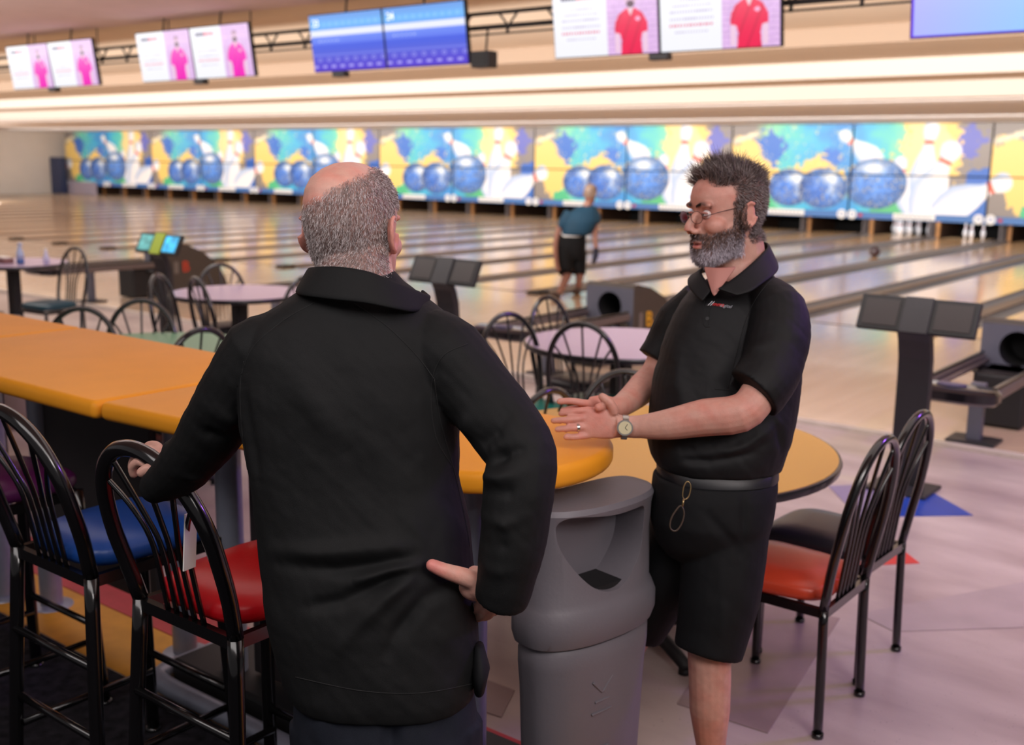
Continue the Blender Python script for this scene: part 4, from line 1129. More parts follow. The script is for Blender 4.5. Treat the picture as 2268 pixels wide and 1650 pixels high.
limb(b, [(970, 790, 2.02, .05), (1075, 900, 1.98, .044), (1142, 1010, 1.94, .042), (1146, 1150, 1.92, .038), (1122, 1260, 1.93, .031), (1096, 1300, 1.94, .027), (1062, 1292, 1.955, .030), (1040, 1285, 1.965, .028)])
# left hand over the stool back
for pts in (([(348, 1020, 2.33), (330, 998, 2.35), (308, 1000, 2.375), (298, 1016, 2.39)]), ([(340, 1028, 2.33), (316, 1008, 2.345), (298, 1016, 2.37), (292, 1034, 2.38)]),
            ([(352, 1012, 2.34), (350, 990, 2.36), (332, 986, 2.385), (318, 998, 2.395)]), ([(335, 1035, 2.32), (310, 1022, 2.33), (294, 1034, 2.345), (296, 1050, 2.355)])):
    finger(b, pts, .0115, .0095)
finger(b, [(350, 1045, 2.31), (330, 1038, 2.30), (314, 1046, 2.30)], .013, .0115)
# right hand on the hip, thumb along the back
finger(b, [(1058, 1288, 1.945), (1020, 1275, 1.925), (985, 1264, 1.915), (957, 1252, 1.91)], .0185, .0115, 12)
b.ball(P3(1055, 1300, 1.955), (.032, .022, .026), np.array([HR, HF, [0, 0, 1]]))
for i, pts in enumerate(([(1072, 1312, 1.97), (1062, 1342, 1.99), (1048, 1352, 2.03), (1032, 1352, 2.07)], [(1082, 1318, 1.965), (1078, 1350, 1.985), (1064, 1366, 2.02), (1048, 1368, 2.06)], [(1090, 1318, 1.96), (1092, 1345, 1.98), (1082, 1362, 2.01), (1070, 1366, 2.05)], [(1098, 1318, 1.96), (1103, 1336, 1.98), (1100, 1350, 2.01), (1090, 1356, 2.04)])):
    finger(b, pts, .0105, .0088)
def post_l(co, no):
    co = face_disp(co, hC, hR, hF, hU, 1.06)
    r, f, u = loc(co, hC, hR, hF, hU, 1.06)
    c = np.ones((len(co), 1))*SK
    def mix(a, col): 
        nonlocal c; a = np.clip(a, 0, 1)[:, None]; c = c*(1-a)+np.array(col)*a
    hd = (u > -.2)
    mix((n3(co, 30)*1.2+.25)*hd, SKR)
    ear = (abs(r) > .078)*(abs(f+.012) < .05)*(abs(u+.008) < .045); mix(ear*.55, SKR)
    sc = scalp_l(r, f, u); mix(sc*.55, srgb2lin([.46, .40, .39]))
    hand = np.linalg.norm(co-P3(1010, 1280, 1.94), axis=1) < .10; mix(hand*(.2+n3(co, 60)), SKR)
    mix(np.exp(-(np.linalg.norm(co-P3(958, 1252, 1.91), axis=1)/.02)**2)*.7, srgb2lin([.78, .42, .42]))
    return co, c
def scalp_l(r, f, u):
    """1 where cropped hair grows, 0 on the bald crown, face and neck"""
    d = np.stack([r, f, u-.0], 1); d = d/np.linalg.norm(d, axis=1, keepdims=True)
    pole = np.array([-.36, -.26, .90]); pole /= np.linalg.norm(pole)
    bald = np.clip((d@pole-.70+.06*vnoise(r*90+9, f*90+9, 3))/.10+.5, 0, 1)
    line = np.clip((u+.074-.03*np.clip(f/.08, -1, 1))/.022, 0, 1)
    front = np.clip((.012-f+np.clip(u, -.2, .03)*.45+.02*(abs(r) < .0))/.012, 0, 1)
    front = np.maximum(front, np.clip((u-.035)/.01, 0, 1)*np.clip((.075-f)/.02, 0, 1))
    ear = (abs(r) > .079)*(abs(f+.012) < .04)*(abs(u+.008) < .042)
    return (1-bald)*line*front*(1-ear)
body_l, co, no = fuse('body', b, 0.0032, M_skin, pl, 3, post_l); unp(body_l, pl)
r, f, u = loc(co, hC, hR, hF, hU, 1.06); m = scalp_l(r, f, u)*((u > -.12) & (np.linalg.norm(co-hC, axis=1) < .16))
idx = np.nonzero(m > .05)[0]; pk = rng.choice(idx, 26000, p=m[idx]/m[idx].sum())
pts = co[pk]+rng.normal(size=(len(pk), 3))*.0012; nn = no[pk]
comb = -hU*.9-hF*.35+hR*0; comb = comb-nn*(nn@comb)[:, None]
dirs = nn*.45+comb*.9+rng.normal(size=nn.shape)*.22
tone = rng.random((len(pk), 1)); warm = srgb2lin([.46, .39, .37]); lightc = srgb2lin([.84, .80, .80]); midc = srgb2lin([.66, .60, .59])
cols = np.where(tone < .28, warm, np.where(tone < .62, midc, lightc))
o = hair('cropped_hair', pts, nn, dirs, rng.uniform(.0045, .0085, len(pk)), .00036, cols, pl, .15); unp(o, pl)
# pullover
b = MB()
torso(b, [(598, 712, 868, 2.04, .13), (625, 690, 895, 2.04, .155), (655, 645, 935, 2.035, .18), (690, 592, 982, 2.03, .205), (730, 556, 1008, 2.03, .23), (785, 535, 1020, 2.03, .25), (860, 530, 1015, 2.03, .26), (950, 540, 1018, 2.035, .26), (1050, 556, 1018, 2.04, .26), (1150, 570, 1042, 2.04, .27), (1250, 582, 1048, 2.04, .28), (1350, 592, 1058, 2.045, .30), (1440, 612, 1066, 2.05, .30), (1500, 632, 1062, 2.05, .29), (1532, 652, 1048, 2.05, .27)])
limb(b, [(640, 745, 2.03, .055), (580, 785, 2.03, .074), (525, 860, 2.06, .066), (478, 940, 2.12, .060), (430, 1010, 2.19, .054), (388, 1052, 2.25, .046), (352, 1074, 2.29, .038), (340, 1080, 2.305, .034)], 22)
limb(b, [(935, 745, 2.02, .06), (985, 790, 2.0, .076), (1052, 865, 1.98, .071), (1118, 945, 1.95, .067), (1156, 1008, 1.92, .062), (1150, 1090, 1.91, .063), (1138, 1190, 1.915, .060), (1124, 1260, 1.925, .054), (1112, 1312, 1.935, .047), (1108, 1328, 1.94, .044)], 22)
DL = 1.91
FL = [([(950, 1255, DL), (850, 1290, DL), (760, 1330, DL), (680, 1345, DL)], -.011, .013), ([(945, 1235, DL), (850, 1250, DL), (740, 1262, DL), (620, 1250, DL+.03)], -.009, .012), ([(950, 1240, DL), (880, 1300, DL), (800, 1380, DL), (740, 1450, DL)], .009, .014),
      ([(940, 1248, DL), (860, 1262, DL), (780, 1290, DL)], .012, .012), ([(900, 1210, DL), (820, 1215, DL), (700, 1225, DL), (600, 1215, DL+.04)], .008, .016), ([(960, 1230, DL), (990, 1150, DL), (1000, 1060, DL+.01), (985, 960, DL)], -.008, .016),
      ([(1040, 1240, DL+.03), (960, 1210, DL), (900, 1150, DL)], .009, .014), ([(1000, 1300, DL+.03), (940, 1330, DL), (880, 1400, DL), (850, 1470, DL)], -.008, .014),
      ([(960, 850, DL), (985, 930, DL), (1000, 1010, DL+.02)], -.012, .012), ([(550, 860, DL+.05), (560, 960, DL+.05), (575, 1060, DL+.05)], -.008, .014), ([(640, 800, DL), (700, 900, DL), (760, 1010, DL)], .005, .03),
      # right sleeve
      ([(1010, 1010, 1.90), (1080, 1020, 1.87), (1150, 1000, 1.87), (1205, 985, 1.9)], -.010, .012), ([(1040, 1050, 1.9), (1110, 1060, 1.86), (1180, 1040, 1.87)], .010, .014), ([(1070, 1085, 1.9), (1130, 1090, 1.86), (1195, 1070, 1.88)], -.008, .010),
      ([(1075, 1140, 1.9), (1120, 1160, 1.86), (1180, 1130, 1.87)], .007, .012), ([(1075, 1190, 1.9), (1120, 1205, 1.87), (1185, 1180, 1.88)], -.008, .011), ([(1130, 900, 1.9), (1100, 960, 1.89), (1060, 990, 1.9)], -.008, .014), ([(1080, 860, 1.92), (1050, 920, 1.92), (1010, 970, 1.92)], .008, .018),
      ([(1075, 1240, 1.9), (1110, 1262, 1.88), (1165, 1240, 1.89)], .006, .012),
      # left sleeve
      ([(520, 1000, 2.05), (470, 960, 2.05), (430, 900, 2.1)], -.006, .014), ([(540, 950, 2.02), (490, 900, 2.03), (460, 860, 2.08)], .006, .018), ([(440, 1070, 2.15), (400, 1020, 2.17), (370, 980, 2.2)], .005, .012)]
SEAML = [([(700, 665, 1.93), (620, 710, 1.95), (550, 790, 1.98)], -.005, .005), ([(785, 660, 1.92), (860, 730, 1.91), (955, 830, 1.91), (965, 950, 1.91)], -.005, .005), ([(1040, 765, 1.96), (975, 800, 1.93), (955, 850, 1.92), (960, 930, 1.92)], -.006, .006), ([(550, 790, 1.98), (535, 860, 1.99), (545, 950, 1.98)], -.006, .006)]
def post_sl(co, no):
    d = folds(co, no, FL)*1.5+folds(co, no, SEAML)*.5+n3(co, 8, 3)*.010+n3(co, 18, 8)*.0022
    return co+no*d[:, None], None
o, _, _ = fuse('pullover', b, .0036, M_cloth, pl, 4, post_sl); unp(o, pl)
from mathutils.bvhtree import BVHTree
def bvh(o):
    me = o.data; return BVHTree.FromPolygons([v.co.copy() for v in me.vertices], [tuple(p.vertices) for p in me.polygons])
def hit(tree, x, y):
    d = Vector(at(x, y, 1.0)-CAMP).normalized(); h_ = tree.ray_cast(Vector(CAMP), d)
    return (np.array(h_[0]), np.array(h_[1])) if h_[0] is not None else (None, None)
M_seam = mat('seam_thread', rgb(5, 5, 6), .8)
def seam(tree, pts, par, r_=.0011, n=12, mt=None):
    P2, _, _ = cat([np.array(p, float) for p in pts], [0]*len(pts), [0]*len(pts), n)
    W_ = [hit(tree, *p)[0] for p in P2]; W_ = [w_ for w_ in W_ if w_ is not None]
    if len(W_) > 3: o_ = MB().tube(W_, r_, 6).build('seam', mt or M_seam, par, smooth=True); unp(o_, par)
tL = bvh(o)
for pts in ([(700, 668), (625, 712), (560, 770), (535, 830)], [(785, 672), (860, 725), (925, 790), (962, 840)], [(1035, 762), (985, 785), (960, 830), (955, 900), (968, 975), (1000, 1030)], [(540, 800), (532, 860), (536, 950), (548, 1040)], [(655, 1500), (800, 1530), (930, 1535), (1045, 1515)], [(962, 840), (975, 930), (1005, 1040), (1030, 1150), (1040, 1210)]):
    seam(tL, pts, pl)
o = strip('stand_collar', [(706, 602, 2.16), (686, 594, 2.06), (702, 590, 1.975), (755, 590, 1.935), (815, 600, 1.93), (868, 620, 1.945), (912, 638, 1.985), (951, 654, 2.05), (935, 640, 2.12)],
          [(690, 650, 2.16), (660, 646, 2.06), (662, 654, 1.965), (730, 664, 1.915), (805, 672, 1.905), (868, 684, 1.915), (915, 692, 1.955), (944, 686, 2.03), (930, 690, 2.10)], .007, M_cloth, pl); unp(o, pl)
o = MB().tube([P3(945, 660, 2.03), P3(942, 690, 2.03)], .0018, 6).build('zip', M_steel, pl); unp(o, pl)
# trousers and shoes
b = MB()
torso(b, [(1455, 665, 1030, 2.05, .22), (1530, 655, 1052, 2.05, .25), (1600, 655, 1058, 2.05, .26), (1680, 665, 1060, 2.05, .25)])
limb(b, [(755, 1600, 2.05, .095), (750, 1800, 2.06, .085), (745, 2100, 2.08, .065), (742, 2420, 2.1, .055)]); limb(b, [(955, 1600, 2.05, .098), (965, 1800, 2.06, .085), (975, 2100, 2.08, .065), (978, 2420, 2.1, .055)])
FP = [([(870, 1560, 1.93), (860, 1700, 1.93)], -.014, .016), ([(740, 1540, 1.93), (700, 1650, 1.95)], .006, .02), ([(1000, 1560, 1.93), (980, 1660, 1.95)], -.006, .02)]
o, _, _ = fuse('trousers', b, .005, M_pants, pl, 4, lambda co, no: (co+no*(folds(co, no, FP)+n3(co, 9, 2)*.006)[:, None], None)); unp(o, pl)
o = MB().ring([(P3(1062, 1430, 2.0), HR*.008, HF*.02), (P3(1066, 1480, 2.0), HR*.016, HF*.04), (P3(1062, 1528, 2.0), HR*.010, HF*.03)], 16).build('pocket_pouch', M_short, pl, smooth=True); unp(o, pl)
for px_ in (742, 978):
    c = P3(px_, 2440, 2.1); c[2] = 0; Fd = np.array([-.2, .98, 0]); Rd = np.array([.98, .2, 0])
    o = MB().ring([(c+Fd*y+np.array([0, 0, z]), Rd*w_, np.array([0, 0, h_])) for y, z, w_, h_ in ((-.09, .05, .02, .03), (-.07, .052, .038, .05), (.0, .05, .042, .048), (.08, .036, .046, .034), (.15, .028, .042, .026), (.185, .02, .02, .015))], 20).build('shoe', M_blackmatte, pl, smooth=True); unp(o, pl)
# black ring
def ringband(pa, pb, r_, w_, mt, name, parent):
    a, b_ = P3(*pa), P3(*pb); t = (b_-a)/np.linalg.norm(b_-a); c = (a+b_)/2
    o = MB().tube([c-t*w_/2, c+t*w_/2], r_, 20).build(name, mt, parent, smooth=True, auto=.6); unp(o, parent); return o
ringband((1066, 1336, 1.985), (1052, 1350, 2.02), .0118, .010, M_blackmatte, 'black_ring', pl)

# ================================================================== bearded man
pr_ = thing('person', 'bearded man in glasses, a black polo shirt and black shorts, hands joined', 'person', tuple(at(1560, 1700, 2.85)[:2])+(0,))
gC = P3(1612, 468, 2.78); gR, gF, gU = basis(math.radians(238), -.10, -.03)
b = MB(); head(b, gC, gR, gF, gU, 1.0, 1.08)
limb(b, [(1635, 520, 2.80, .060), (1640, 570, 2.82, .064), (1640, 620, 2.83, .075), (1640, 680, 2.83, .10)])
torso(b, [(660, 1580, 1720, 2.83, .12), (720, 1520, 1730, 2.83, .18), (900, 1490, 1720, 2.82, .20), (1080, 1490, 1680, 2.82, .20)])
limb(b, [(1680, 700, 2.72, .03), (1706, 780, 2.66, .034), (1680, 872, 2.61, .044), (1640, 915, 2.60, .047), (1560, 925, 2.63, .046), (1480, 940, 2.66, .038), (1420, 945, 2.69, .029), (1388, 945, 2.70, .0275), (1362, 943, 2.70, .030)])
limb(b, [(1500, 720, 2.96, .05), (1460, 820, 2.97, .045), (1425, 858, 2.93, .042), (1395, 885, 2.84, .034), (1372, 900, 2.78, .028), (1350, 905, 2.755, .028)])
HRz = np.array([HR, HF, [0, 0, 1]])
# left hand: palm and fingers, back of the hand to us
b.ring([(P3(1378, 944, 2.70), UP*.026, FW*.018), (P3(1355, 940, 2.70), UP*.036, FW*.017), (P3(1325, 936, 2.70), UP*.040, FW*.015), (P3(1302, 935, 2.70), UP*.038, FW*.013), (P3(1290, 936, 2.70), UP*.030, FW*.010)], 20, 2.6)
for pts in ([(1306, 908, 2.70), (1282, 910, 2.695), (1262, 913, 2.70), (1243, 916, 2.71)], [(1302, 925, 2.70), (1275, 928, 2.69), (1250, 930, 2.69), (1226, 932, 2.70)], [(1302, 945, 2.70), (1278, 947, 2.69), (1256, 949, 2.69), (1235, 951, 2.695)], [(1306, 963, 2.70), (1288, 966, 2.695), (1272, 968, 2.69), (1254, 968, 2.695)]):
    finger(b, pts, .0098, .0078)
finger(b, [(1362, 915, 2.69), (1352, 893, 2.68), (1334, 879, 2.685)], .0135, .0105)
# right hand behind it
b.ring([(P3(1362, 903, 2.765), UP*.026, FW*.016), (P3(1335, 903, 2.745), UP*.034, FW*.015), (P3(1305, 905, 2.735), UP*.030, FW*.013)], 18, 2.4)
finger(b, [(1318, 895, 2.735), (1290, 892, 2.72), (1264, 888, 2.715), (1240, 889, 2.715)], .0102, .0085)
finger(b, [(1312, 908, 2.74), (1286, 905, 2.735), (1262, 906, 2.735), (1246, 910, 2.735)], .0098, .008)
finger(b, [(1312, 925, 2.745), (1284, 930, 2.745), (1262, 938, 2.745)], .0098, .008)
finger(b, [(1350, 898, 2.73), (1338, 900, 2.70), (1325, 903, 2.68)], .012, .0105)
# legs
limb(b, [(1590, 1150, 2.80, .08), (1585, 1300, 2.78, .07), (1572, 1420, 2.77, .056), (1572, 1500, 2.78, .054), (1572, 1570, 2.80, .052), (1574, 1640, 2.83, .040), (1578, 1690, 2.85, .034)])
limb(b, [(1515, 1150, 2.90, .08), (1466, 1300, 2.96, .07), (1395, 1410, 3.0, .056), (1345, 1520, 3.03, .052), (1338, 1620, 3.08, .040), (1336, 1680, 3.1, .034)])
def beard_m(r, f, u):
    low = np.clip((-.036-.30*np.clip(f-.05, -.2, .05)-u)/.012, 0, 1)                 # below the cheek line
    side = np.clip((f+.012)/.012, 0, 1)
    burn = (abs(r) > .060)*(f > -.004)*(f < .026)*(u < .03)
    must = (abs(r) < .036)*(f > .06)*(u < -.043)*(u > -.068)
    lips = (abs(r) < .022)*(f > .085)*(abs(u+.074) < .0095)
    nose_ = (abs(r) < .03)*(u > -.047)*(f > .06)
    under = (u > -.128+.30*np.clip(.055-f, 0, .1))
    return np.clip(low*side+burn*1.0+must, 0, 1)*(1-lips)*(1-nose_)*under
def scalp_r(r, f, u):
    top = np.clip((u-.070+.10*abs(r))/.008, 0, 1)*np.clip((.072-f)/.012, 0, 1)
    temple = np.clip((.024-f)/.012, 0, 1)*np.clip((u-.0)/.012, 0, 1)
    back = np.clip((-.018-f)/.012, 0, 1)*np.clip((u+.085)/.015, 0, 1)
    ear = (abs(r) > .079)*(abs(f+.012) < .036)*(abs(u+.008) < .038)
    return np.clip(top+temple+back, 0, 1)*(1-ear)
def post_r(co, no):
    co = face_disp(co, gC, gR, gF, gU, 1.0)
    r, f, u = loc(co, gC, gR, gF, gU); nr = np.linalg.norm(co-gC, axis=1) < .2
    c = np.ones((len(co), 1))*SK
    def mix(a, col):
        nonlocal c; a = np.clip(a, 0, 1)[:, None]; c = c*(1-a)+np.array(col)*a
    mix((.25+n3(co, 26)*1.0), SKR)
    mix(nr*np.exp(-((abs(r)-.045)/.02)**2-((u+.03)/.02)**2)*.45*(f > .03), SKR)
    mix(nr*np.exp(-(r/.016)**2-((u+.035)/.014)**2)*.5*(f > .09), SKR)
    mix(nr*(abs(r) > .078)*(abs(f+.012) < .05)*.5, SKR)
    mix(nr*np.exp(-(r/.021)**2-((u+.074)/.0085)**2)*(f > .08)*.95, srgb2lin([.78, .36, .36]))
    mix(nr*np.exp(-(r/.016)**2-((u+.0735)/.0022)**2)*(f > .08)*.9, srgb2lin([.30, .12, .12]))
    mix(nr*np.exp(-((abs(r)-.034)/.019)**4-((u-.024-.004*np.cos((abs(r)-.034)*80))/.0055)**2)*(f > .03)*.85, srgb2lin([.26, .18, .17]))
    mix(nr*beard_m(r, f, u)*.6, srgb2lin([.46, .36, .33])); mix(nr*scalp_r(r, f, u)*.7, srgb2lin([.25, .20, .19]))
    hd = np.exp(-(np.linalg.norm(co-P3(1270, 925, 2.7), axis=1)/.06)**2); mix(hd*.35, srgb2lin([.84, .44, .40]))
    leg = (co[:, 2] < .6); mix(leg*.35*(.5+n3(co, 40)), srgb2lin([.55, .34, .30]))
    return co, c
body_r, co, no = fuse('body', b, .0032, M_skin, pr_, 3, post_r); unp(body_r, pr_)
r, f, u = loc(co, gC, gR, gF, gU); near = np.linalg.norm(co-gC, axis=1) < .19
# beard
m = beard_m(r, f, u)*near; idx = np.nonzero(m > .05)[0]; pk = rng.choice(idx, 11000, p=m[idx]/m[idx].sum())
nn = no[pk]; rr_, ff_, uu_ = r[pk], f[pk], u[pk]
dirs = nn*.55+(-gU*.9+gF*.25)+rng.normal(size=nn.shape)*.28
ln = np.interp(uu_, [-.13, -.09, -.05, 0], [.011, .012, .009, .005])*rng.uniform(.7, 1.2, len(pk))
white = np.clip((-.078-uu_)/.02, 0, 1)*np.clip(abs(rr_)/.022, .35, 1)+np.clip((abs(rr_)-.04)/.015, 0, 1)*np.clip((-.045-uu_)/.03, 0, 1)*.6
white = np.clip(white+rng.normal(size=len(pk))*.25+n3(co[pk], 60)*.6, 0, 1)[:, None]
brown = srgb2lin([.34, .24, .20])*(.7+.6*rng.random((len(pk), 1))); cols = brown*(1-white)+srgb2lin([.80, .76, .80])*white
o = hair('beard', co[pk], nn, dirs, ln, .00062, cols, pr_, .3); unp(o, pr_)
# hair
m = scalp_r(r, f, u)*near; idx = np.nonzero(m > .05)[0]; pk = rng.choice(idx, 17000, p=m[idx]/m[idx].sum())
nn = no[pk]; ff_, uu_, rr_ = f[pk], u[pk], r[pk]
top = np.clip((uu_-.055)/.03, 0, 1)[:, None]; quiff = (np.clip((ff_-.0)/.05, 0, 1)[:, None])*top
clump = np.stack([n3(co[pk], 70, 4), n3(co[pk], 70, 14), n3(co[pk], 70, 24)], 1)*1.3
dirs = nn*.9+(gU*.8*top)+gF*.55*quiff-gU*.55*(1-top)-gF*.35*(1-top)+clump*(.6+1.5*top)+rng.normal(size=nn.shape)*.16
ln = (.011+.016*top[:, 0]+.016*quiff[:, 0])*rng.uniform(.6, 1.15, len(pk))*(1+1.1*n3(co[pk], 55, 31)*top[:, 0])
gry = np.clip(.55-.30*top[:, 0]+rng.normal(size=len(pk))*.3, 0, 1)[:, None]
dk = srgb2lin([.32, .25, .23])*(.6+.8*rng.random((len(pk), 1))); cols = dk*(1-gry)+srgb2lin([.66, .61, .61])*gry
o = hair('hair', co[pk], nn, dirs, ln, .0006, cols, pr_, .25); unp(o, pr_)
# eyebrows, eyes, glasses
ebp = []; ebn = []
for q in (-1, 1):
    n_ = 260; t = rng.random(n_); rr = q*(.014+.036*t); uu = .0225+.006*np.sin(t*PI)-.004*t+rng.normal(size=n_)*.0018
    ebp.append(gC+np.outer(rr, gR)+np.outer(.0985-.5*np.maximum(abs(rr)-.015, 0)-.003*t, gF)+np.outer(uu, gU)); ebn.append(np.outer(np.full(n_, q)*.8, gR)-gF*.2+gU*.15)
ebp = np.vstack(ebp); ebn = np.vstack(ebn)+rng.normal(size=(520, 3))*.2
o = hair('eyebrows', ebp, ebn, ebn, np.full(520, .007), .0007, np.ones((520, 1))*srgb2lin([.22, .16, .15]), pr_, .1); unp(o, pr_)
M_eye = mat('eye_white', rgb(214, 200, 198), .15, coat=.6); M_iris = mat('iris', rgb(52, 58, 66), .1, coat=.8); M_lid = mat('eyelid', rgb(176, 118, 108), .5)
def eyes(C, R, F_, U, s, root):
    A = np.array([R, F_, U])
    for q in (-1, 1):
        e_ = C+(R*q*.032+F_*.0785+U*.001)*s
        o = MB().ball(e_, .0118*s, A, 20, 14).build('eye', M_eye, root, smooth=True); unp(o, root)
        i_ = MB().ball(e_+(F_*.0072)*s, np.array([.0056, .0052, .0056])*s, A, 14, 10).build('iris', M_iris, o, smooth=True)
        for sg, up_ in ((1, .0052), (-1, -.0050)):
            pts = [e_+(R*math.sin(t)*.0135+F_*(math.cos(t)*.0118+.0005)+U*(up_*math.cos(t*.9)))*s for t in np.linspace(-1.25, 1.25, 9)]
            l_ = MB().tube(pts, [.0012*s]+[.0026*s]*7+[.0012*s], 8, smooth=3).build('eyelid', M_lid, root, smooth=True); unp(l_, root)
eyes(gC, gR, gF, gU, 1.0, pr_)
M_wire = mat('glasses_wire', rgb(96, 72, 70), .3, metal=.7)
def glassm():
    m = bpy.data.materials.new('lens_glass'); m.use_nodes = True; nt = m.node_tree; N = nt.nodes
    N.remove(N['Principled BSDF']); out = N['Material Output']; tr_ = N.new('ShaderNodeBsdfTransparent'); gl = N.new('ShaderNodeBsdfGlossy'); mx = N.new('ShaderNodeMixShader')
    gl.inputs['Roughness'].default_value = .03; gl.inputs['Color'].default_value = (.35, .35, .5, 1); lw = N.new('ShaderNodeFresnel'); lw.inputs['IOR'].default_value = 1.15
    nt.links.new(lw.outputs[0], mx.inputs[0]); nt.links.new(tr_.outputs[0], mx.inputs[1]); nt.links.new(gl.outputs[0], mx.inputs[2]); nt.links.new(mx.outputs[0], out.inputs[0]); return m
M_lens = glassm()
gb = MB()
def lp(q, a, w_=.0245, h_=.0155, f0=.112):
    x = q*(.033+0)+w_*math.cos(a); return gC+gR*x+gF*(f0-.22*abs(x)**1.0*.45)+gU*(-.004+h_*math.sin(a))
for q in (-1, 1):
    gb.tube([lp(q, a) for a in np.linspace(0, 2*PI, 25)[:-1]], .0007, 6, closed=True)
    hinge = lp(q, 0 if q > 0 else PI)+gU*.004; earp = gC+gR*q*.078-gF*.005+gU*.012
    gb.tube([hinge, hinge+gR*q*.008-gF*.006, gC+gR*q*.074+gF*.05+gU*.008, earp, earp-gF*.03-gU*.02], .0011, 6, smooth=4)
    o = MB().add([lp(q, a) for a in np.linspace(0, 2*PI, 25)[:-1]], [tuple(range(24))]).build('lens', M_lens, pr_); unp(o, pr_)
gb.tube([lp(-1, .25), gC+gF*.114+gU*.003, lp(1, PI-.25)], .0011, 6, smooth=4)
o = gb.build('glasses_frame', M_wire, pr_, smooth=True); unp(o, pr_)
# polo shirt
b = MB()
torso(b, [(600, 1606, 1700, 2.85, .10), (612, 1585, 1715, 2.84, .13), (632, 1545, 1730, 2.82, .18), (665, 1512, 1752, 2.81, .22), (710, 1490, 1768, 2.81, .25), (770, 1466, 1775, 2.81, .27), (840, 1448, 1770, 2.81, .29), (910, 1438, 1760, 2.81, .31), (965, 1433, 1748, 2.81, .32), (1005, 1442, 1734, 2.81, .31), (1030, 1458, 1724, 2.81, .29)])
limb(b, [(1690, 655, 2.76, .055), (1722, 690, 2.71, .072), (1725, 740, 2.68, .076), (1712, 800, 2.65, .076), (1688, 850, 2.62, .074), (1668, 873, 2.61, .072)], 24)
limb(b, [(1550, 660, 2.92, .05), (1505, 710, 2.95, .064), (1478, 760, 2.96, .060), (1452, 800, 2.96, .056)], 20)
DR = 2.65
FR = [([(1700, 900, 2.62), (1730, 960, 2.68), (1735, 1010, 2.7)], -.008, .014), ([(1600, 1010, DR), (1660, 985, DR), (1720, 940, 2.68)], .009, .014), ([(1500, 1020, DR+.03), (1580, 1022, DR), (1680, 1000, DR)], -.008, .010), ([(1560, 760, DR), (1620, 840, DR), (1640, 900, DR)], -.008, .018),
      ([(1640, 700, DR), (1612, 790, DR), (1600, 860, DR)], -.010, .014), ([(1585, 640, 2.68), (1572, 760, 2.67), (1565, 900, 2.67)], .003, .006), ([(1760, 790, 2.65), (1700, 830, 2.58), (1640, 810, 2.58)], -.005, .012), ([(1750, 740, 2.62), (1690, 770, 2.6), (1640, 760, 2.6)], .005, .016),
      ([(1490, 760, 2.72), (1500, 850, 2.7), (1520, 930, 2.68)], .007, .02), ([(1450, 980, 2.72), (1540, 1000, 2.66), (1620, 960, 2.64)], -.006, .016)]
def post_p(co, no):
    return co+no*(folds(co, no, FR)+n3(co, 8, 5)*.009+n3(co, 18, 9)*.003)[:, None], None
o, _, _ = fuse('polo_shirt', b, .0042, M_polo, pr_, 4, post_p); unp(o, pr_); polo = o; tR = bvh(o)
for pts in ([(1745, 585), (1690, 640), (1655, 700), (1632, 780), (1612, 860)], [(1583, 862), (1640, 868), (1700, 885)], [(1588, 655), (1572, 690), (1570, 720)], [(1560, 665), (1556, 700), (1560, 722), (1572, 724)]):
    seam(tR, pts, pr_)
o = strip('collar', [(1640, 545, 2.90), (1690, 535, 2.87), (1700, 545, 2.80), (1680, 568, 2.745), (1650, 595, 2.705), (1618, 620, 2.685), (1588, 640, 2.675)], [(1650, 600, 2.93), (1712, 580, 2.89), (1724, 596, 2.79), (1712, 612, 2.72), (1690, 628, 2.685), (1664, 646, 2.665), (1632, 655, 2.66)], .006, M_polo, pr_); unp(o, pr_)
o = strip('collar', [(1590, 575, 2.84), (1560, 592, 2.80), (1555, 605, 2.755), (1566, 625, 2.72), (1574, 645, 2.70)], [(1575, 600, 2.88), (1530, 612, 2.83), (1523, 632, 2.76), (1540, 655, 2.715), (1556, 668, 2.695)], .006, M_polo, pr_); unp(o, pr_)
o = strip('open_neck', [(1558, 590, 2.745), (1592, 592, 2.715), (1632, 590, 2.72)], [(1578, 652, 2.695), (1582, 656, 2.69), (1588, 650, 2.69)], .003, None, pr_); o.data.materials.clear()
M_skin2 = mat('neck_skin', rgb(176, 118, 108), .5); o.data.materials.append(M_skin2); unp(o, pr_)
for y_ in (676, 706):
    q, n_ = hit(tR, 1567, y_)
    o = MB().tube([q, q+n_*.002], .0048, 14).build('button', M_blackmatte, pr_, smooth=True, auto=.6); unp(o, pr_)
# embroidered logo on the chest, laid on the cloth
def on_cloth(tree, s_, size, mt, px, py, dx, dy, name, par, shear=.25):
    p, n_ = hit(tree, px, py); p2, _ = hit(tree, px+dx, py+dy)
    X = (p2-p)/np.linalg.norm(p2-p); Z = n_-X*(n_@X); Z /= np.linalg.norm(Z); Y = np.cross(Z, X)
    if Z@FW > 0: Z = -Z; Y = -Y
    o = link(name, text_mesh(s_, size, mt, .0006, 'LEFT', shear), par); p = p+Z*.0022
    o.matrix_world = Matrix(((X[0], Y[0], Z[0], p[0]), (X[1], Y[1], Z[1], p[1]), (X[2], Y[2], Z[2], p[2]), (0, 0, 0, 1)))
    o.matrix_parent_inverse = Matrix.Translation(par.location).inverted(); o.matrix_basis = o.matrix_world.copy(); return o
M_lw = mat('logo_white', rgb(220, 220, 226), .6); M_lr = mat('logo_red', rgb(205, 44, 48), .6); M_lg = mat('logo_grey_thread', rgb(150, 150, 158), .6)
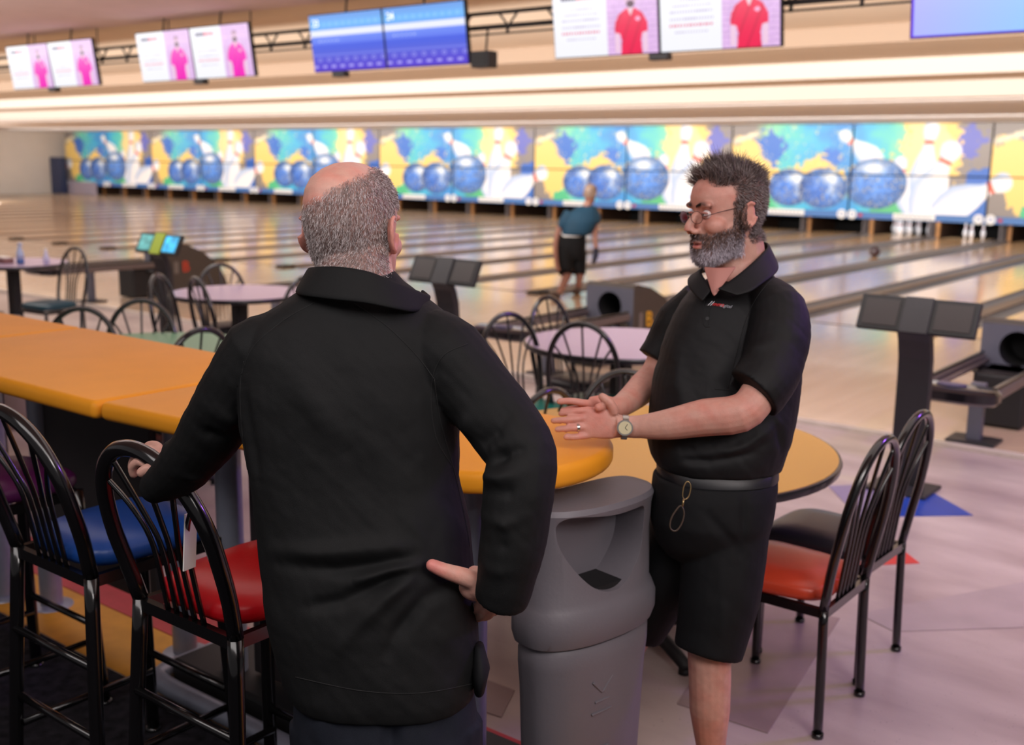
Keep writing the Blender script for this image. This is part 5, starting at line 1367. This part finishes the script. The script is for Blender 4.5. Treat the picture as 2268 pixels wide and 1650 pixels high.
on_cloth(tR, '//', .020, M_lw, 1569, 673, 25, 3, 'chest_logo', pr_); on_cloth(tR, 'mms', .015, M_lr, 1578, 674, 25, 3, 'chest_logo', pr_); on_cloth(tR, 'digital', .0125, M_lg, 1594, 677, 20, 3, 'chest_logo', pr_)
# belt, shorts
o = MB(); o.ring([(P3(1586, 1024, 2.81), HR*.150, HF*.136), (P3(1588, 1029, 2.81), HR*.1545, HF*.142), (P3(1588, 1050, 2.81), HR*.1545, HF*.142), (P3(1588, 1055, 2.81), HR*.150, HF*.136)], 48, 2.3); o = o.build('belt', mat('belt_leather', rgb(18, 18, 23), .45), pr_, smooth=True, auto=.8); unp(o, pr_)
b = MB()
torso(b, [(1048, 1448, 1718, 2.81, .29), (1080, 1444, 1718, 2.81, .31), (1140, 1440, 1708, 2.81, .31), (1190, 1450, 1696, 2.82, .27), (1225, 1480, 1680, 2.83, .20)])
limb(b, [(1612, 1110, 2.79, .112), (1604, 1240, 2.78, .108), (1592, 1330, 2.77, .100), (1578, 1400, 2.77, .092), (1568, 1445, 2.77, .088)], 26)
limb(b, [(1530, 1150, 2.88, .10), (1495, 1240, 2.92, .098), (1450, 1320, 2.96, .085), (1412, 1395, 3.0, .075)], 24)
FS = [([(1650, 1080, 2.66), (1648, 1180, 2.66), (1640, 1280, 2.67)], -.006, .010), ([(1560, 1130, 2.66), (1620, 1200, 2.66), (1650, 1240, 2.67)], -.006, .014), ([(1480, 1100, 2.68), (1500, 1250, 2.68), (1490, 1400, 2.7)], -.008, .014), ([(1590, 1200, 2.66), (1600, 1320, 2.66), (1600, 1420, 2.67)], .005, .012)]
o, _, _ = fuse('shorts', b, .0045, M_short, pr_, 14, lambda co, no: (co+no*(folds(co, no, FS)+n3(co, 9, 6)*.006)[:, None], None)); unp(o, pr_)
# keys and clip hanging from the belt
kb = MB(); kb.tube([P3(x, y, 2.57) for x, y in ((1520, 1068), (1514, 1080), (1512, 1100), (1518, 1106), (1526, 1098), (1530, 1078), (1526, 1068))], .0016, 8, closed=True, smooth=3)
kb.tube([P3(1515, 1104, 2.568), P3(1511, 1122, 2.566)], .0026, 8); o = kb.build('key_clip', mat('brass_clip', rgb(150, 130, 90), .3, metal=.8), pr_, smooth=True); unp(o, pr_)
kb = MB(); kb.tube([P3(x, y, 2.566) for x, y in ((1508, 1120), (1496, 1132), (1486, 1150), (1484, 1168), (1492, 1176), (1502, 1172), (1512, 1154), (1515, 1134))], .0022, 8, closed=True, smooth=3); o = kb.build('key_loop', mat('key_loop_dark', rgb(60, 46, 34), .5), pr_, smooth=True); unp(o, pr_)
# watch and wedding ring
wc = P3(1383, 946, 2.70); wt = P3(1412, 947, 2.70)-P3(1372, 944, 2.70); wt /= np.linalg.norm(wt)
o = MB().tube([wc-wt*.007, wc+wt*.007], .0310, 32, ref=UP).build('watch_strap', mat('watch_steel', rgb(176, 172, 166), .28, metal=.9), pr_, smooth=True, auto=.7); unp(o, pr_)
fc = P3(1381, 946, 2.70)-FW*.030; fx = -FW
M_gold = mat('gold', rgb(196, 160, 80), .25, metal=.9)
o = MB().tube([fc-fx*.004, fc+fx*.006], .0195, 32).build('watch_case', bpy.data.materials['watch_steel'], pr_, smooth=True, auto=.6); unp(o, pr_)
o2 = MB().tube([fc+fx*.004, fc+fx*.0075], .016, 32).build('watch_dial', mat('dial', rgb(206, 196, 160), .3), o)
for a, L_ in ((.6, .011), (2.4, .008)):
    MB().tube([fc+fx*.008, fc+fx*.008+(UP*math.cos(a)+RT*math.sin(a))*L_], .0006, 5).build('watch_hand', M_blackmatte, o)
ringband((1286, 946, 2.692), (1274, 947, 2.69), .0106, .006, mat('ring_silver', rgb(210, 208, 204), .2, metal=.9), 'wedding_ring', pr_)
# shoes
for (px_, d_) in ((1578, 2.86), (1336, 3.1)):
    c = P3(px_, 1700, d_); c[2] = 0; Fd = np.array([-.56, -.83, 0]); Rd = np.array([-.83, .56, 0])
    o = MB().ring([(c+Fd*y+np.array([0, 0, z]), Rd*w_, np.array([0, 0, h_])) for y, z, w_, h_ in ((-.09, .05, .02, .03), (-.07, .06, .038, .055), (.0, .055, .042, .052), (.08, .036, .046, .034), (.15, .028, .042, .026), (.185, .02, .02, .015))], 20).build('shoe', M_blackmatte, pr_, smooth=True); unp(o, pr_)
    cc = P3(px_, 1680, d_); o = MB().lathe([(.038, 0.06), (.041, .11), (.042, .13), (.038, .131)], (cc[0], cc[1], 0), 20).build('sock', M_blackmatte, pr_, smooth=True); unp(o, pr_)

# ================================================================== bowler
BX, BY = -8.42, 12.05; BD = 14.7
pb = thing('person', 'bowler in a teal shirt and black shorts, leaning forward at the foul line', 'person', (BX, BY, 0.03))
bC = P3(1307, 428, 14.55); bR, bF, bU = basis(math.radians(100), -.25, -.1)
b = MB(); head(b, bC, bR, bF, bU, 1.05, 1.05, nose=False)
limb(b, [(1305, 445, 14.6, .055), (1297, 465, 14.62, .06)])
torso(b, [(470, 1275, 1312, 14.65, .12), (500, 1260, 1300, 14.66, .16), (540, 1252, 1284, 14.7, .16), (572, 1248, 1284, 14.7, .16)])
limb(b, [(1252, 478, 14.6, .045), (1237, 510, 14.65, .042), (1230, 545, 14.6, .036), (1233, 585, 14.5, .03), (1238, 600, 14.45, .028)])
limb(b, [(1318, 480, 14.65, .045), (1318, 505, 14.65, .04), (1318, 530, 14.6, .036), (1320, 552, 14.55, .028), (1317, 570, 14.5, .026)])
limb(b, [(1262, 590, 14.7, .08), (1250, 625, 14.5, .05), (1236, 655, 14.3, .04), (1232, 672, 14.2, .035)]); limb(b, [(1285, 590, 14.7, .08), (1283, 620, 14.7, .05), (1279, 642, 14.75, .038), (1279, 655, 14.75, .034)])
def post_b(co, no):
    c = np.ones((len(co), 1))*srgb2lin([.60, .42, .36]); r, f, u = loc(co, bC, bR, bF, bU)
    c[(u > -.06) & (f < .06) & (u < .2) & (np.linalg.norm(co-bC, axis=1) < .16)] = srgb2lin([.55, .46, .40]); return co, c
o, _, _ = fuse('body', b, .012, M_skin, pb, 3, post_b); unp(o, pb)
M_teal = mat('teal_shirt', rgb(0, 58, 84), .7, noise=.1, nscale=6)
b = MB(); torso(b, [(455, 1288, 1318, 14.64, .16), (470, 1262, 1324, 14.64, .26), (490, 1250, 1326, 14.64, .32), (515, 1243, 1312, 14.66, .32), (520, 1242, 1305, 14.68, .32)])
limb(b, [(1262, 470, 14.62, .07), (1250, 490, 14.62, .075), (1246, 505, 14.64, .07)]); limb(b, [(1315, 470, 14.64, .07), (1321, 482, 14.64, .062), (1320, 494, 14.64, .06)])
torso(b, [(500, 1246, 1306, 14.66, .30), (515, 1243, 1303, 14.68, .30), (521, 1243, 1300, 14.68, .29)])
o, _, _ = fuse('shirt', b, .014, M_teal, pb, 3); unp(o, pb)
b = MB(); b.ring([(P3(1268, 512, 14.69), HR*.165, HF*.15), (P3(1266, 523, 14.69), HR*.17, HF*.155)], 28); o = b.build('white_belt', M_white, pb, smooth=True, auto=.8); unp(o, pb)
b = MB(); torso(b, [(518, 1237, 1298, 14.7, .28), (540, 1230, 1298, 14.7, .32), (560, 1230, 1298, 14.7, .32), (575, 1232, 1296, 14.7, .28)]); limb(b, [(1252, 560, 14.65, .12), (1252, 585, 14.6, .11), (1253, 606, 14.55, .10)]); limb(b, [(1282, 560, 14.7, .11), (1282, 585, 14.7, .10), (1282, 608, 14.7, .095)])
o, _, _ = fuse('shorts', b, .014, M_short, pb, 3); unp(o, pb)
b = MB(); limb(b, [(1320, 552, 14.55, .036), (1319, 566, 14.52, .04), (1314, 584, 14.5, .022)]); o = b.build('wrist_glove', mat('navy_glove', rgb(22, 26, 50), .6), pb, smooth=True); unp(o, pb)
for (x_, y_, d_) in ((1230, 676, 14.15), (1277, 656, 14.72)):
    c = P3(x_, y_, d_); c[2] = max(c[2], .075)
    o = MB().ball(c, (.05, .14, .045), np.array([[.98, .2, 0], [-.2, .98, 0], [0, 0, 1]])).build('bowling_shoe', mat('shoe_brown', rgb(70, 52, 48), .5) if 'shoe_brown' not in bpy.data.materials else bpy.data.materials['shoe_brown'], pb, smooth=True); unp(o, pb)
